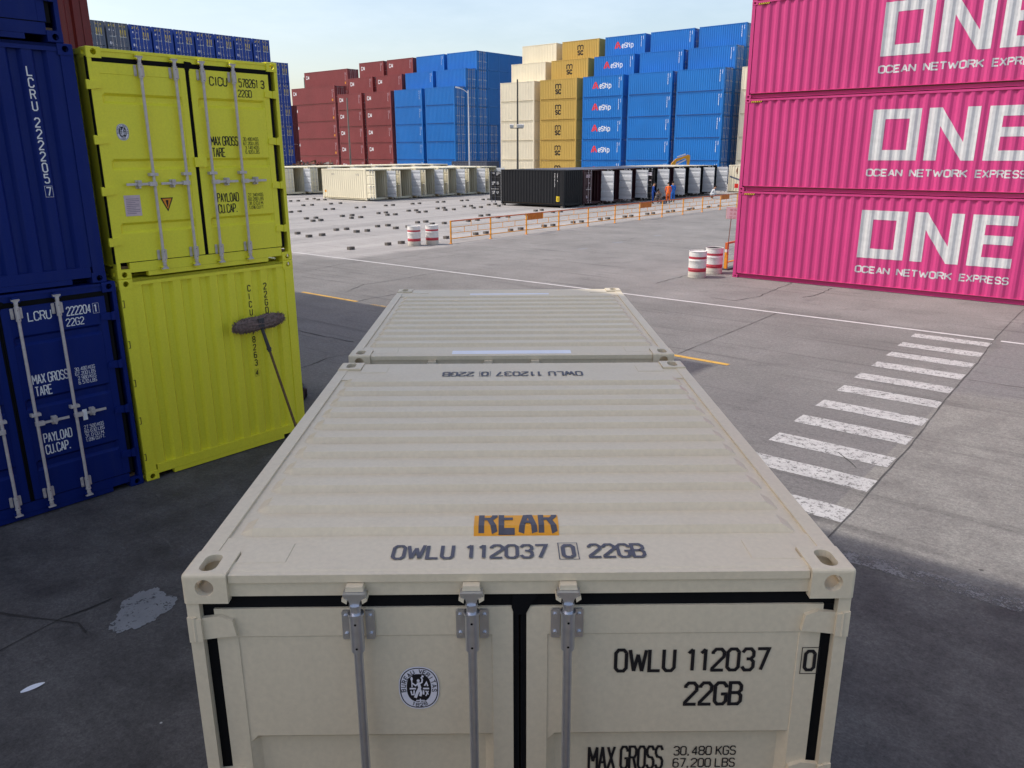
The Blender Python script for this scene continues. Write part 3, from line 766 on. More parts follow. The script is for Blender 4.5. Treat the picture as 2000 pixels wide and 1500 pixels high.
CRACKS = [[(-22.14,14.52),(-22.15,15.43),(-22.52,16.72),(-22.56,17.9)],[(-22.14,18.59),(-22.28,20.62),(-22.00,22.04),(-22.27,23.71)],[(-21.04,18.21),(-21.15,20.18),(-21.08,22.15),(-20.94,24.08)],[(-21.10,14.11),(-19.78,14.08),(-19.11,14.23),(-18.16,14.32),(-18.06,15.53),(-18.15,16.95),(-18.04,17.93),(-17.91,18.76)],[(-18.16,14.32),(-17.74,13.55),(-17.43,12.98)],[(-15.97,12.30),(-16.03,13.01),(-15.98,13.74)],[(-22.15,15.43),(-21.49,15.39),(-21.19,15.63)],[(-23.98,24.61),(-24.13,26.22),(-24.41,28.27)],[(-8.49,19.01),(-7.74,18.97),(-7.48,20.00),(-7.59,21.33),(-7.66,22.97)],[(-10.99,20.20),(-11.04,21.37),(-11.05,22.39)],[(-6.44,20.64),(-6.27,21.36),(-6.33,22.77)],[(-1.52,8.87),(-1.26,8.59),(-1.16,8.44)],[(-6.10,-.08),(-5.86,.08),(-5.54,.25),(-5.36,.29),(-5.16,.29)],[(-5.48,-.28),(-5.51,-.04),(-5.54,.25),(-5.56,.45),(-5.55,.69)],[(-14.12,8.90),(-13.29,8.87),(-12.12,8.96)],[(-11.15,6.84),(-11.38,7.68),(-11.31,8.29)],
 [(-15.2,22.6),(-14.9,23.4),(-14.2,23.9)],[(-18.9,27.1),(-18.5,29.5),(-18.8,32)]]
ck = MB()
for c in CRACKS: strip(ck, c, .024, .007, 0, .03)
for c in ([(-6.0, 12.45), (-6.03, 14), (-6.06, 15.8), (-6.11, 17.9)], [(-.78, 2), (-.77, 7.07), (-.81, 8.28), (-.84, 9.84), (-.97, 12.36), (-1.06, 15.6), (-1.19, 17.8)], [(-1.2, 18.1), (-1.25, 20.5), (-1.3, 27)], [(-.95, 14.10), (-.49, 14.10), (.4, 14.16)], [(-24.0, 18.3), (-24.05, 58)]):
    strip(ck, c, .017, .0075, 1, .005)
structure('pavement_cracks', ck, ['crack', 'joint'])
cp = MB()
for cx, cy, r, n in ((-5.15, .79, .31, 110),):
    a = []
    for i in range(n):
        t_ = 2*math.pi*i/n; k_ = 1+.12*math.sin(3*t_+1)+.07*math.sin(5*t_)+.05*math.sin(11*t_+2)+random.uniform(-.045, .045)
        u_, v_ = .235*k_*math.cos(t_), .35*k_*math.sin(t_); a.append((cx+u_*.76-v_*.65, cy+u_*.65+v_*.76, .005))
    for i in range(n): cp.poly([(cx, cy, .005), a[i], a[(i+1) % n]])
for cx, cy, r in ((-18.22, 26.5, .28), (-18.5, 33.4, .30), (-18.4, 29.6, .35)):
    n = 18; a = [(cx+r*random.uniform(.6, 1.1)*math.cos(2*math.pi*i/n)*.7, cy+1.3*r*random.uniform(.6, 1.1)*math.sin(2*math.pi*i/n), .005) for i in range(n)]
    for i in range(n): cp.poly([(cx, cy, .005), a[i], a[(i+1) % n]])
structure('cement_patch', cp, ['cement'])

# ------------------------------------------------------------------ foreground: two beige ten-foot boxes, end to end
H0 = 2.591; L10 = 2.991
NEAR_RZ = -(math.pi/2 - (math.pi/2 - G)) ; NEAR_RZ = -G
def near_box(label, yc, group, front=True):
    p = yd(0, yc)
    root = thing('shipping_container', label, 'container', p, NEAR_RZ, group)
    add_shell(root, L10, H0, 'beige', True, True, True)
    return root, add_doors(root, L10, H0, 'beige', hi=True, rec=RECESS_NEAR, rods=((-.595, -.175), (.175,)), hinges=(2.365, 1.69, 1.02, .40), steel='steel')
nb, (dl_, dr_) = near_box('beige container in front with black lettered doors and an orange roof sticker', L10/2, 'beige containers standing end to end')
p, p1, p2, p3, p4 = [], [], [], [], []
put(p, 'OWLU', .362, 2.150, .092, width=.222, st=.19); put(p, '112037', .634, 2.150, .092, width=.305, st=.19)
boxed(p1, '0', 1.078, 2.150, .082, wf=.43, st=.16)
put(p2, '22GB', .634, 1.998, .096, width=.213, st=.19)
put(p3, 'MAX GROSS', .275, 1.672, .105, width=.292, st=.13); put(p3, 'TARE', .282, 1.532, .105, width=.14, st=.13)
for i, tx in enumerate(('30,480 KGS', '67,200 LBS', '2,060 KGS', '4,540 LBS')):
    put(p4, tx, .612 if i < 2 else .635, 1.735-.058*i, .040, width=.245 if i < 2 else .222, st=.15)
on_door(dr_, [p, p1, p2, p3, p4], 'ink', 1, RECESS_NEAR)
bureau_badge(dl_, -.384, 2.084, .077, .094, -1, RECESS_NEAR)
pr_ = roof_depths(L10)
def near_roof(parent, polys, mat, name):
    vb = sorted([L10/2-x for x, _ in pr_] + [.262])
    def dep(u, v): return .0105 if (v < .262 or v > L10-.405) else lerp(pr_, L10/2-v)
    letter(parent, polys, [mat], [], vb, dep, lambda u, v, k: (L10/2-v, u, H0-.022+k), name, lift=.004)
p = []
put(p, 'OWLU', -.476, .122, .098, width=.225, st=.19); put(p, '112037', -.20, .122, .098, width=.305, st=.19)
boxed(p, '0', .168, .124, .092, wf=.43, st=.17); put(p, '22GB', .268, .122, .098, width=.205, st=.19)
near_roof(nb, p, 'inkroof', 'roof_lettering')
q = shift(turn(shift(p, 0, -.17)), 0, 2.69); near_roof(nb, q, 'inkroof', 'roof_lettering')
near_roof(nb, [([(-.178, .283), (.163, .283), (.163, .497), (-.178, .497)], -5)], 'orange', 'sticker')
p = []; put(p, 'REAR', -.148, .337, .145, width=.295, st=.21, gap=.50); near_roof(nb, p, 'inkroof', 'roof_lettering')
nb2, _ = near_box('small beige container behind the first, two white strips taped across its roof', L10*1.5+.204, 'beige containers standing end to end')
for x, hw in ((L10/2-.11, .45), (-L10/2+.33, .42)):
    b = MB(); b.box(x-.05, x+.05, -hw, hw, H0-.0112, H0-.008); link('tape_strip', b.mesh('tape_strip', ['paper']), nb2)

# ------------------------------------------------------------------ left: lime and navy stacks
PX, PY = -8.0097, 2.2498; DY = rad(-.5)
def row_place(off, L, back=0.0):          # off: distance of the box's left door corner from the lime corner along the row
    c, s = math.cos(DY), math.sin(DY)
    lx, ly = -L/2-back, off+W/2
    return (PX + c*lx - s*ly, PY + s*lx + c*ly)
L20 = 6.058
def at(xy, z): return (xy[0], xy[1], z)
xy = row_place(0, L20)
lime_up, (a, b_) = container('lime green container with closed doors, stacked upper of the two', L20, H0, 'lime', at(xy, H0), DY, 'lime containers in a stack', hi=True, casting_hi=True, steel='steelp', shift_=(.022, -.055))
p = rating_marks('CICU', '578261', '', '22GD', ('30.480 KGS', '67.200 LBS', '3.140 KGS', '6.920 LBS', '27.340 KGS', '60.280 LBS', '31.0 CU.M.', '1.096 CU.FT.'))
on_door(b_, p, 'ink', 1, RECESS_STD)
bureau_badge(a, -.873, 1.687, .072, .092, -1, RECESS_STD)
on_door(a, [([(-.965, .735), (-.772, .735), (-.772, .975), (-.965, .975)], 0)], 'labelp', -1, RECESS_STD, 'data_plate')
lines = [([(-.945, .76+.021*i), (-.945+(.155 if i % 3 else .11), .76+.021*i), (-.945+(.155 if i % 3 else .11), .768+.021*i), (-.945, .768+.021*i)], 1) for i in range(9)]
on_door(a, lines, 'labelg', -1, RECESS_STD, 'data_plate_print')
on_door(a, [([(-.525, .93), (-.445, .762), (-.365, .93)], 0)], 'ink', -1, RECESS_STD, 'warning_triangle')
on_door(a, [([(-.505, .918), (-.445, .790), (-.385, .918)], 2)], 'oranger', -1, RECESS_STD, 'warning_triangle')
on_door(a, [([(-.462, .90), (-.45, .82), (-.44, .82), (-.428, .90)], 4)], 'ink', -1, RECESS_STD, 'warning_triangle')
lk = MB(); lk.box(-.03, .022, -.075, .085, 1.285, 1.40)
link('lock_box', lk.mesh('lock_box', ['lime']), lime_up, (L20/2, -.02, 0))
lime_lo = thing('shipping_container', 'lime green container with a corrugated end, standing on the ground under the other', 'container', at(xy, 0), DY, 'lime containers in a stack')
add_shell(lime_lo, L20, H0, 'lime', True, False, True)
ep = [(-1.10, 0)] + end_profile() + [(1.10, 0)]
def on_end(parent, polys, mat, L):
    letter(parent, polys, [mat], [u for u, _ in ep], [], lambda u, v: lerp(ep, u), lambda u, v, k: (L/2-.02+k, u, v), 'lettering', lift=.004)
p = []; column(p, 'CICU 578263', .481, 2.315, .080, .1105, wf=.46, st=.15); boxed(p, '4', .484, 1.050, .072, wf=.42, st=.15)
column(p, '22GD', .729, 2.315, .084, .112, wf=.46, st=.15)
on_end(lime_lo, p, 'ink', L20)
hb = MB()                                  # slotted lugs on the corner post
for z in (2.30, 1.80, 1.31, .82, .33):
    hb.box(L20/2-.0055, L20/2-.0025, -1.21, -1.185, z-.045, z-.038); hb.box(L20/2-.0055, L20/2-.0025, -1.192, -1.185, z-.038, z+.045); hb.box(L20/2-.0055, L20/2-.0025, -1.21, -1.192, z+.038, z+.045)
link('lashing_lug', hb.mesh('lashing_lug', ['ink']), lime_lo)
xy = row_place(-W-.04, L20)
navy1, (a, b_) = container('navy blue container with doors and white lettering, lowest of the left stack', L20, H0, 'navy', at(xy, 0), DY, 'navy containers in the left stack', hi=True, casting_hi=True, steel='steelp', shift_=(.022, -.055))
p = rating_marks('LCRU', '222204', '1', '22G2', ('30.480 KGS', '67.200 LBS', '2.980 KGS', '6.570 LBS', '27.500 KGS', '60.630 LBS', '31.0 CU.M.', '1.096 CU.FT.'))
on_door(b_, p, 'white', 1, RECESS_STD)
tg = MB(); tg.box(.06, .064, .66, .71, 1.02, 1.15); link('seal_tag', tg.mesh('seal_tag', ['white']), b_)
navy2 = thing('shipping_container', 'navy blue container showing its corrugated end, second up in the left stack', 'container', at(row_place(-W-.13, L20), H0), DY, 'navy containers in the left stack')
add_shell(navy2, L20, H0, 'navy', True, False, True)
p = []; column(p, 'LCRU 222205', .724, 2.335, .090, .1165, wf=.52, st=.15); boxed(p, '7', .729, 1.01, .085, wf=.5, st=.15)
on_end(navy2, p, 'white', L20)
navy3, _ = container('navy blue container at the top left edge, only its door sill showing', L20, H0, 'navy', at(row_place(-W-.21, L20), 2*H0), DY, 'navy containers in the left stack', hi=True, casting_hi=True, steel='steelp', shift_=(.022, -.055))

def low_box(label, L, H, mat, loc, rz=0.0, group=None, doors=False, steel='steel', **kw):
    root = thing('shipping_container', label, 'container', loc, rz, group)
    add_shell(root, L, H, mat, False, doors)
    lv = add_doors(root, L, H, mat, hi=False, gasket=False, rods=((-.60, -.25), (.25, .60)), steel=steel, **kw) if doors else None
    return root
NTH = ['ground', 'second', 'third', 'fourth', 'fifth', 'sixth', 'seventh']
TIER = ['lowest', 'second', 'third', 'fourth', 'fifth', 'sixth', 'seventh']
# the dark red stack behind the lime boxes (its shade falls across the road)
rp = low_box('dark red container rising behind the lime stack at the left', 6.058, H0, 'red', (-14.3-3.029, 5.17-W/2, 2*H0), 0, 'dark red containers behind the lime stack')
for bay, k0 in ((0, 0), (1, 0), (2, 0)):
    for k in range(6):
        if bay == 0 and k == 2: continue
        c = copy_tree(rp); c.location = (-14.3-3.029-6.12*bay, (5.17 if k == 2 else 4.95)-W/2, k*H0)
        c['label'] = 'dark red container in the stack behind the lime boxes, %s tier, %s bay' % (TIER[k], ('front', 'middle', 'rear')[bay])
np_ = None
for j in range(3):
    for k in range(7):
        loc = (PX-3.029, -2.0-W/2-2.5*j, k*H0)
        lab = 'navy container in the tall stack outside the left edge, %s tier, %s column' % (TIER[k], ('first', 'second', 'third')[j])
        if np_ is None: np_ = c = low_box(lab, L20, H0, 'navy', loc, 0, 'navy containers in the tall stack at the left edge')
        else: c = copy_tree(np_); c.location = loc; c['label'] = lab

# ------------------------------------------------------------------ right: three pink forty-foot boxes
HP = 2.80; L40 = 12.192
PKX, PKY = -9.70+L40/2, 23.02+W/2
sp_ = side_profile(L40)
def on_side(parent, polys, mat, L, prof, name='lettering', lift=.004, mi=0):
    return letter(parent, polys, [mat], [u for u, _ in prof], [], lambda u, v: lerp(prof, u), lambda u, v, k: (u, -W/2+.014-k, v), name, lift=lift)
def rect(a, b, c, d): return ([(a, c), (b, c), (b, d), (a, d)], 0)
for k, (nm, lab) in enumerate((('', 'pink container with big white lettering, bottom of the stack on the right'), ('', 'pink container with big white lettering, middle of the stack on the right'), ('', 'pink container with big white lettering, third up on the right, cut by the top edge'), ('', 'pink container at the very top of the right stack, barely in the picture'))):
    r, _ = container(lab, L40, HP, 'pink', (PKX, PKY, k*HP), 0, 'pink containers in the stack on the right', casting_hi=True)
    if k < 3:
        q = []; o = -PKX
        q += [rect(-5.80+o, -5.46+o, .96, 2.35), rect(-4.82+o, -4.53+o, .96, 2.35), rect(-5.46+o, -4.82+o, .96, 1.245), rect(-5.46+o, -4.82+o, 2.085, 2.35)]
        q += [rect(-4.34+o, -4.02+o, .96, 2.35), rect(-3.40+o, -3.08+o, .96, 2.35), ([(-4.02+o, 1.87), (-3.40+o, .96), (-3.40+o, 1.44), (-4.02+o, 2.35)], 0)]
        q += [rect(-2.88+o, -2.54+o, .96, 2.35), rect(-2.54+o, -1.81+o, .96, 1.22), rect(-2.54+o, -1.85+o, 1.57, 1.81), rect(-2.54+o, -1.81+o, 2.09, 2.35)]
        on_side(r, q, 'logo', L40, sp_, 'logo_lettering')
        q = []; put(q, 'OCEAN', -5.79+o, .53, .175, width=.94, st=.24, wf=.85); put(q, 'NETWORK', -4.63+o, .53, .175, width=1.43, st=.24, wf=.85); put(q, 'EXPRESS', -2.98+o, .53, .175, width=1.17, st=.24, wf=.85)
        on_side(r, q, 'logo', L40, sp_)
    hz = MB()
    for i in range(6):
        x = -L40/2+.20+.06*i
        hz.prism([(x, HP-.115), (x+.03, HP-.115), (x+.055, HP-.072), (x+.025, HP-.072)], 'y', -W/2-.001, -W/2+.013, 0)
        hz.prism([(x+.03, HP-.115), (x+.06, HP-.115), (x+.085, HP-.072), (x+.055, HP-.072)], 'y', -W/2-.001, -W/2+.013, 1)
    link('hazard_stripe', hz.mesh('hazard_stripe', ['yellow', 'ink']), r)

# ------------------------------------------------------------------ yard: open tan and black boxes standing on dunnage
ZB = .14
def open_box(label, mat, xf, y0, group, ang=(0, 90), H=H0, rec=RECESS_STD, rods=((-.60, -.25), (.25, .60)), roofmat=None, steel='steel', z=ZB):
    root = thing('shipping_container', label, 'container', (xf-L20/2, y0+W/2, z), 0, group)
    add_shell(root, L20, H, mat, False, True, roofmat=roofmat)
    return root, add_doors(root, L20, H, mat, hi=False, gasket=False, rods=rods, open_=ang, steel=steel, rec=rec)
def plate(leaf, s, u0, u1, v0, v1, mat='labelp', dots=True):
    q = [rect(u0, u1, v0, v1)]; on_door(leaf, q, mat, s, RECESS_STD, 'number_plate', lift=.004)
    if dots:
        q = []; n = 6; w_ = (u1-u0)/n
        for i in range(n): q.append(([(u0+w_*(i+.2), v0+.06), (u0+w_*(i+.75), v0+.06), (u0+w_*(i+.75), v1-.06), (u0+w_*(i+.2), v1-.06)], 2))
        on_door(leaf, q, 'labelg', s, RECESS_STD, 'number_plate_print', lift=.004)
GT = 'tan containers in the front row with open doors'
for k in range(6):
    lab = ['tan container with its corrugated side showing, nearest end of the open front row', 'open tan container beside the corrugated one, second in the front row', 'open tan container in the middle left of the front row', 'open tan container in the middle right of the front row', 'open tan container, second from the black container', 'open tan container next to the black container'][k]
    r, (a, b_) = open_box(lab, 'tan', -53.0, 43.9+2.93*k, GT, (88+random.uniform(-3, 6), 90+random.uniform(-3, 3)), z=.06)
    if k == 0:
        sp20 = side_profile(L20); q = []
        put(q, 'M', -1.6, 2.05, .16); put(q, '1', -1.35, 2.05, .16); put(q, '1', 1.7, 2.05, .16); put(q, '5', 1.95, 2.05, .16)
        on_side(r, q, 'inkroof', L20, sp20); on_side(r, [rect(-2.75, -2.5, .55, .75)], 'orange', L20, sp20, 'sticker')
GT2 = 'tan containers in the rear row with open doors'
for k in range(8):
    lab = 'tan container in the rear open row, %s from the left' % (['first', 'second', 'third', 'fourth', 'fifth', 'sixth', 'seventh', 'eighth'][k])
    open_box(lab, 'tan', -66.9, 45.25+2.93*k, GT2, (0, 90+random.uniform(-3, 3)), z=.10)
GB = 'dark containers in the open row behind the orange fence'
# the black box at the head of the row: doors at its far end, one leaf swung out towards us
bk = thing('shipping_container', 'long black container with a yellow sticker, head of the dark row', 'container', (-34.0-L20/2, 46.6+W/2, ZB), math.pi, GB)
add_shell(bk, L20, H0, 'black', False, True)
lv = add_doors(bk, L20, H0, 'black', gasket=False, rods=((-.60, -.25), (.25, .60)), open_=(0, 94), steel='dgrey')
p = rating_marks('MCHU', '811506', '', '22G1', ('30.480 KGS', '67.200 LBS', '2.180 KGS', '4.810 LBS', '28.300 KGS', '62.390 LBS', '33.2 CU.M.', '1.172 CU.FT.'))
on_door(lv[1], p, 'white', 1, RECESS_STD)
ed = MB(); ed.box(-.05, .002, -.0, .012, .22, 2.42); link('door_edge', ed.mesh('door_edge', ['white']), lv[1], (0, 1.127, 0)); link('door_edge', ed.mesh('door_edge', ['white']), lv[1], (0, .012, 0))
sp20 = side_profile(L20)
def on_back(parent, polys, mat, L, prof, name='lettering'):
    return letter(parent, polys, [mat], [u for u, _ in prof], [], lambda u, v: lerp(prof, u), lambda u, v, k: (-u, W/2-.014+k, v), name, lift=.004)
q = []; column(q, 'MCHU 811506', 2.18, 2.36, .075, .095, wf=.5, st=.2); on_back(bk, q, 'white', L20, sp20)
q = []; column(q, '22G1', 2.42, 2.36, .075, .095, wf=.5, st=.2); column(q, '1', 2.42, 1.86, .11, .1, wf=.5, st=.3); on_back(bk, q, 'white', L20, sp20)
on_back(bk, [rect(2.32, 2.62, .32, .70)], 'yellow', L20, sp20, 'sticker')
on_back(bk, [([(2.38, .40+.08*i), (2.56, .40+.08*i), (2.56, .44+.08*i), (2.38, .44+.08*i)], 2) for i in range(3)], 'ink', L20, sp20, 'sticker_print')
DK = [(49.15, 'dmaroon', (0, 90), 'dark maroon container with a pale number plate, next to the long black one'),
      (51.75, 'dmaroon', (0, 91), 'dark maroon container with one white door leaf open, second maroon from the black one'),
      (54.25, 'dmaroon', (0, 89), 'dark maroon container with one white door leaf open, third maroon from the black one'),
      (57.75, 'black', (92, 90), 'black container with both leaves swung open and a white number plate, behind the workers'),
      (60.60, 'dmaroon', (0, 90), 'dark maroon container with a white leaf open beside the man in orange'),
      (63.45, 'black', (0, 91), 'black container with a white leaf open, just right of the workers'),
      (66.25, 'black', (0, 90), 'black container with a white leaf open, third before the rusty cream one'),
      (69.05, 'black', (0, 90), 'black container with a white leaf open, next to the rusty cream one')]
for i, (y0, mat, ang, lab) in enumerate(DK):
    r, (a, b_) = open_box(lab, mat, -34.0, y0, GB, ang, roofmat='cream' if i > 4 else 'grey')
    if i < 5:
        plate(a, -1, -.82, -.30, 1.98, 2.2, 'label' if i == 3 else 'labelp'); plate(a, -1, -.52, -.33, 1.55, 1.61, 'labelp', False)
        if i == 0: plate(a, -1, -.78, -.64, .45, .66)
    wh = MB(); wh.box(-.055, .0, -.012, .0, .22, 2.42); link('door_edge', wh.mesh('door_edge', ['white']), b_, (0, .022, 0))
rc = low_box('rusty cream container with blue and red marks, right end of the dark row', L20, H0, 'cream', (-33.3+L20/2, 72.6+W/2, ZB), 0, None)
on_side(rc, [([(-2.9, 1.45), (-1.6, 1.05), (-1.6, 1.2), (-2.9, 1.6)], 0), ([(-1.6, 1.05), (-.9, 1.15), (-.9, 1.28), (-1.6, 1.2)], 0)], 'grey', L20, sp20, 'painted_stripe')
on_side(rc, [rect(-2.35, -1.95, .45, .85)], 'redmark', L20, sp20, 'painted_mark')
for x, z0, z1 in ((-2.2, 1.75, 2.35), (-2.27, 1.9, 2.2), (-1.3, 1.5, 2.3)):
    on_side(rc, [rect(x, x+.09, z0, z1)], 'rust', L20, sp20, 'rust_stain')

# ------------------------------------------------------------------ far stacks
def logo_red(): return [(q, l) for l, pts in enumerate(([(0, 0), (.30, .62), (.42, .80)], [(.42, .80), (.66, .35), (.80, .0)], [(.27, .05), (.50, .42)])) for q in ribbon(pts, .19)]
def far_meship():
    w_ = []
    for ch, u, f in (('e', 0, .62), ('S', .42, .62), ('h', .84, .58), ('i', 1.16, .5), ('p', 1.38, .58)): put(w_, ch, u, .0, .60 if ch != 'S' else .56, wf=f*.85, st=.17)
    return shift(w_, -.45, 1.12)
def far_cai():
    q = []; put(q, 'C', 0, 0, .50, wf=.62, st=.25); put(q, 'A', .42, 0, .50, wf=.66, st=.23); put(q, 'I', .74, 0, .50, wf=.62, st=.27); return q
def far_msc():
    q = []; put(q, 'm', -.52, .06, .92, wf=1.12, st=.185); put(q, 's', -.50, -.68, .82, wf=.50, st=.235); put(q, 'c', .08, -.68, .82, wf=.50, st=.235); return [([(a*.85, b*.85+1.36) for a, b in p], l) for p, l in q]
def far_ids(u):
    q = []; column(q, 'UETU1234567'[:11].replace('T', 'T'), u, 2.30, .10, .118, wf=.6, st=.28); column(q, '22G1', u+.28, 2.30, .10, .118, wf=.6, st=.28); return q
SP = {L20: side_profile(L20)}
def far_proto(mat, H, L, deco, doors):
    r = low_box('', L, H, mat, (0, 0, -50), 0, None, doors, steel='steelp')
    pr = SP.setdefault(L, side_profile(L)); s = H/2.591
    if deco == 'red_mark':
        on_side(r, shift(logo_red(), -1.50, 1.08), 'redmark', L, pr, 'logo_mark'); on_side(r, far_meship(), 'white', L, pr, 'logo_lettering')
    if deco == 'msc': on_side(r, far_msc(), 'ink', L, pr, 'logo_lettering')
    if deco == 'cai': on_side(r, shift(far_cai(), -L/2+.5, H-1.15), 'white', L, pr, 'logo_lettering')
    if deco in ('red_mark', 'ids', 'cai'):
        q = far_ids(L/2-.62 if deco != 'cai' else L/2-.75)
        on_side(r, q, 'white' if deco != 'cai' else 'labelp', L, pr)
    if deco == 'cai' and L > 7: on_side(r, [rect(L/2-.85, L/2-.55, .45, .8)], 'orange', L, pr, 'sticker')
    return r
protos = {}
def far(mat, H, L, deco, doors, loc, label, group):
    k = (mat, H, L, deco, doors)
    if k not in protos: protos[k] = c = far_proto(*k)
    else: c = copy_tree(protos[k])
    c.location = loc; c['label'] = label; c['group'] = group
    return c
ROWN = ['front', 'middle', 'back']
COLS = [(-69.2, 'cream', '', False, 'cream', 'leftmost column'), (-62.15, 'ochre', 'msc', False, 'mustard', 'column with black lettering'), (-55.15, 'blue', 'red_mark', False, 'blue', 'column with red and white logos'),
        (-48.3, 'blue', 'ids', True, 'blue', 'plain column'), (-41.6, 'blue', 'ids', True, 'blue', 'rightmost column')]
Z0 = .25
pad = MB(); pad.box(-80, -20, 86.5, 118, -.05, Z0); structure('pavement_pad', pad, [M['ground']])
for (xr, mat, deco, doors, cn, col) in COLS:
    for row in range(3):
        for k in range(5+row):
            if row and k < 3+row and col != 'rightmost column': continue
            far(mat, H0, L20, deco if (row == 0 or k == 4+row) else '', doors, (xr-L20/2, 87.6+W/2+2.45*row, Z0+k*H0),
                '%s container, %s tier, %s row of far right block, %s' % (cn, TIER[k], ROWN[row], col), 'containers in the far right block')
for row in range(3):
    for k in range(4+row+1):
        if row == 0 and k > 4: continue
        far('cream', H0, L20, '', True, (-40.3+L20/2, 89.2+W/2+2.45*row, Z0+k*H0), 'cream container behind the pink stack, %s tier, %s row of far right block' % (TIER[k], ROWN[row]), 'containers in the far right block')
HC = 2.896
LC = [(-83.0, 'blue', 'ids2', True, 'blue', 'second blue column'), (-89.75, 'blue', 'ids', False, 'blue', 'first blue column'), (-96.64, 'maroon', 'cai', False, 'maroon', 'second narrow maroon column'), (-103.6, 'maroon', 'cai', True, 'maroon', 'first narrow maroon column')]
for (xr, mat, deco, doors, cn, col) in LC:
    for row in range(3):
        for k in range(5+row):
            if row and k < 3+row and xr < -84: continue
            far(mat, H0, L20, deco if (row == 0 or k == 4+row) else '', doors, (xr-L20/2, 86.4+W/2+2.48*row, Z0+k*H0),
                '%s container, %s tier, %s row of far left block, %s' % (cn, TIER[k], ROWN[row], col), 'containers in the far left block')
for row in range(3, 11):
    for k in range(7):
        if row > 5 and k < 5: continue
        far('blue2', H0, L20, '', row == 3 and k < 3, (-83.0-L20/2, 86.4+W/2+2.48*row, Z0+k*H0),
            'blue container end-on, %s tier, row %s behind the front of the far left block' % (TIER[k], ['four', 'five', 'six', 'seven', 'eight', 'nine', 'ten', 'eleven'][row-3]), 'containers in the far left block')
for row in range(2):
    for k in range(5+row):
        if row and k < 3: continue
        far('maroon', HC, L40, 'cai', True, (-113.6-L40/2, 89.0+W/2+3.0*row, .5+k*HC), 'long maroon container, %s tier, %s row, left end of far left block' % (TIER[k], ROWN[row*1]), 'containers in the far left block')
pad2 = MB(); pad2.box(-140, -80, 85.6, 118, -.05, Z0); structure('pavement_slab', pad2, [M['ground']])
for k in range(5, 7):
    far('green', HC, L40, '', False, (-131+k*.6, 97.5+W/2, (k-1)*HC+.5), 'dark green container peeking over the maroon ones, %s' % ('lower' if k == 5 else 'upper'), 'dark green containers far left')
far('dgrey', HC, L20, '', False, (-69.6, 76.0, 0), 'slate grey container low in front of the blue block, behind the tan rows', 'slate container')
# blue-and-yellow door ends far left
def line_proto(mat, tier_text=True):
    r = low_box('', L20, H0, mat, (0, 0, -50), 0, None, False)
    lv = add_doors(r, L20, H0, mat, hi=False, gasket=False, rods=((-.62, -.24), (.24, .62)), steel='steelp')
    q = []; put(q, 'CAPITAL', -1.05, 2.12, .24, width=.92, st=.27); on_door(lv[0], q, 'yellow', -1, RECESS_STD)
    q = []; put(q, 'CLHU', .33, 2.2, .12, width=.32, st=.26); put(q, '4806', .72, 2.2, .12, width=.3, st=.26); put(q, '22G1', .55, 2.02, .11, width=.3, st=.26)
    for i in range(5): put(q, ('MAX GROSS', '30480 KGS', 'TARE 2230', 'PAYLOAD 8', 'CU.CAP 33')[i], .26, 1.74-.15*i, .125, width=.80, st=.3)
    on_door(lv[1], q, 'yellow', 1, RECESS_STD)
    on_door(lv[0], [(ellipse(-.85, 1.78, .10, .10, 14, 2), 0), rect(-.62, -.36, 1.70, 1.78), (ellipse(-.80, .42, .17, .17, 14, 2), 0)], 'label', -1, RECESS_STD, 'sticker')
    return r
lp = {}
for k in range(7):
    for j in range(10):
        if j == 9 and k > 5: continue
        mat = 'grey' if j < 2 else 'yblue'
        if mat not in lp: lp[mat] = c = line_proto(mat)
        else: c = copy_tree(lp[mat])
        c.location = (-94.5-L20/2, 40.1+W/2+2.655*j, k*H0)
        c['label'] = '%s door end with yellow lettering, %s tier, %s from the left in its row' % ('slate' if j < 2 else 'navy', TIER[k], ['first', 'second', 'third', 'fourth', 'fifth', 'sixth', 'seventh', 'eighth', 'ninth', 'tenth'][j])
        c['group'] = 'navy containers with yellow lettering in the far left row'
for k in range(4):
    far('red', H0, L20, '', False, (-97.3-L20/2, 66.9+W/2, k*H0), 'dark container in shade at the end of the navy row, %s tier' % TIER[k], 'dark containers ending the navy row')

# unseen boxes behind the camera, added to shade and warm the near doors
for i in range(2):
    p_ = yd(0, -1.6-1.5-3.1*i)
    r = thing('shipping_container', 'unseen beige container added behind the camera to shade the doors, %s of two' % ('first', 'second')[i], 'container', p_, NEAR_RZ, 'unseen beige containers added behind the camera')
    add_shell(r, L10, H0, 'beige', False, False)

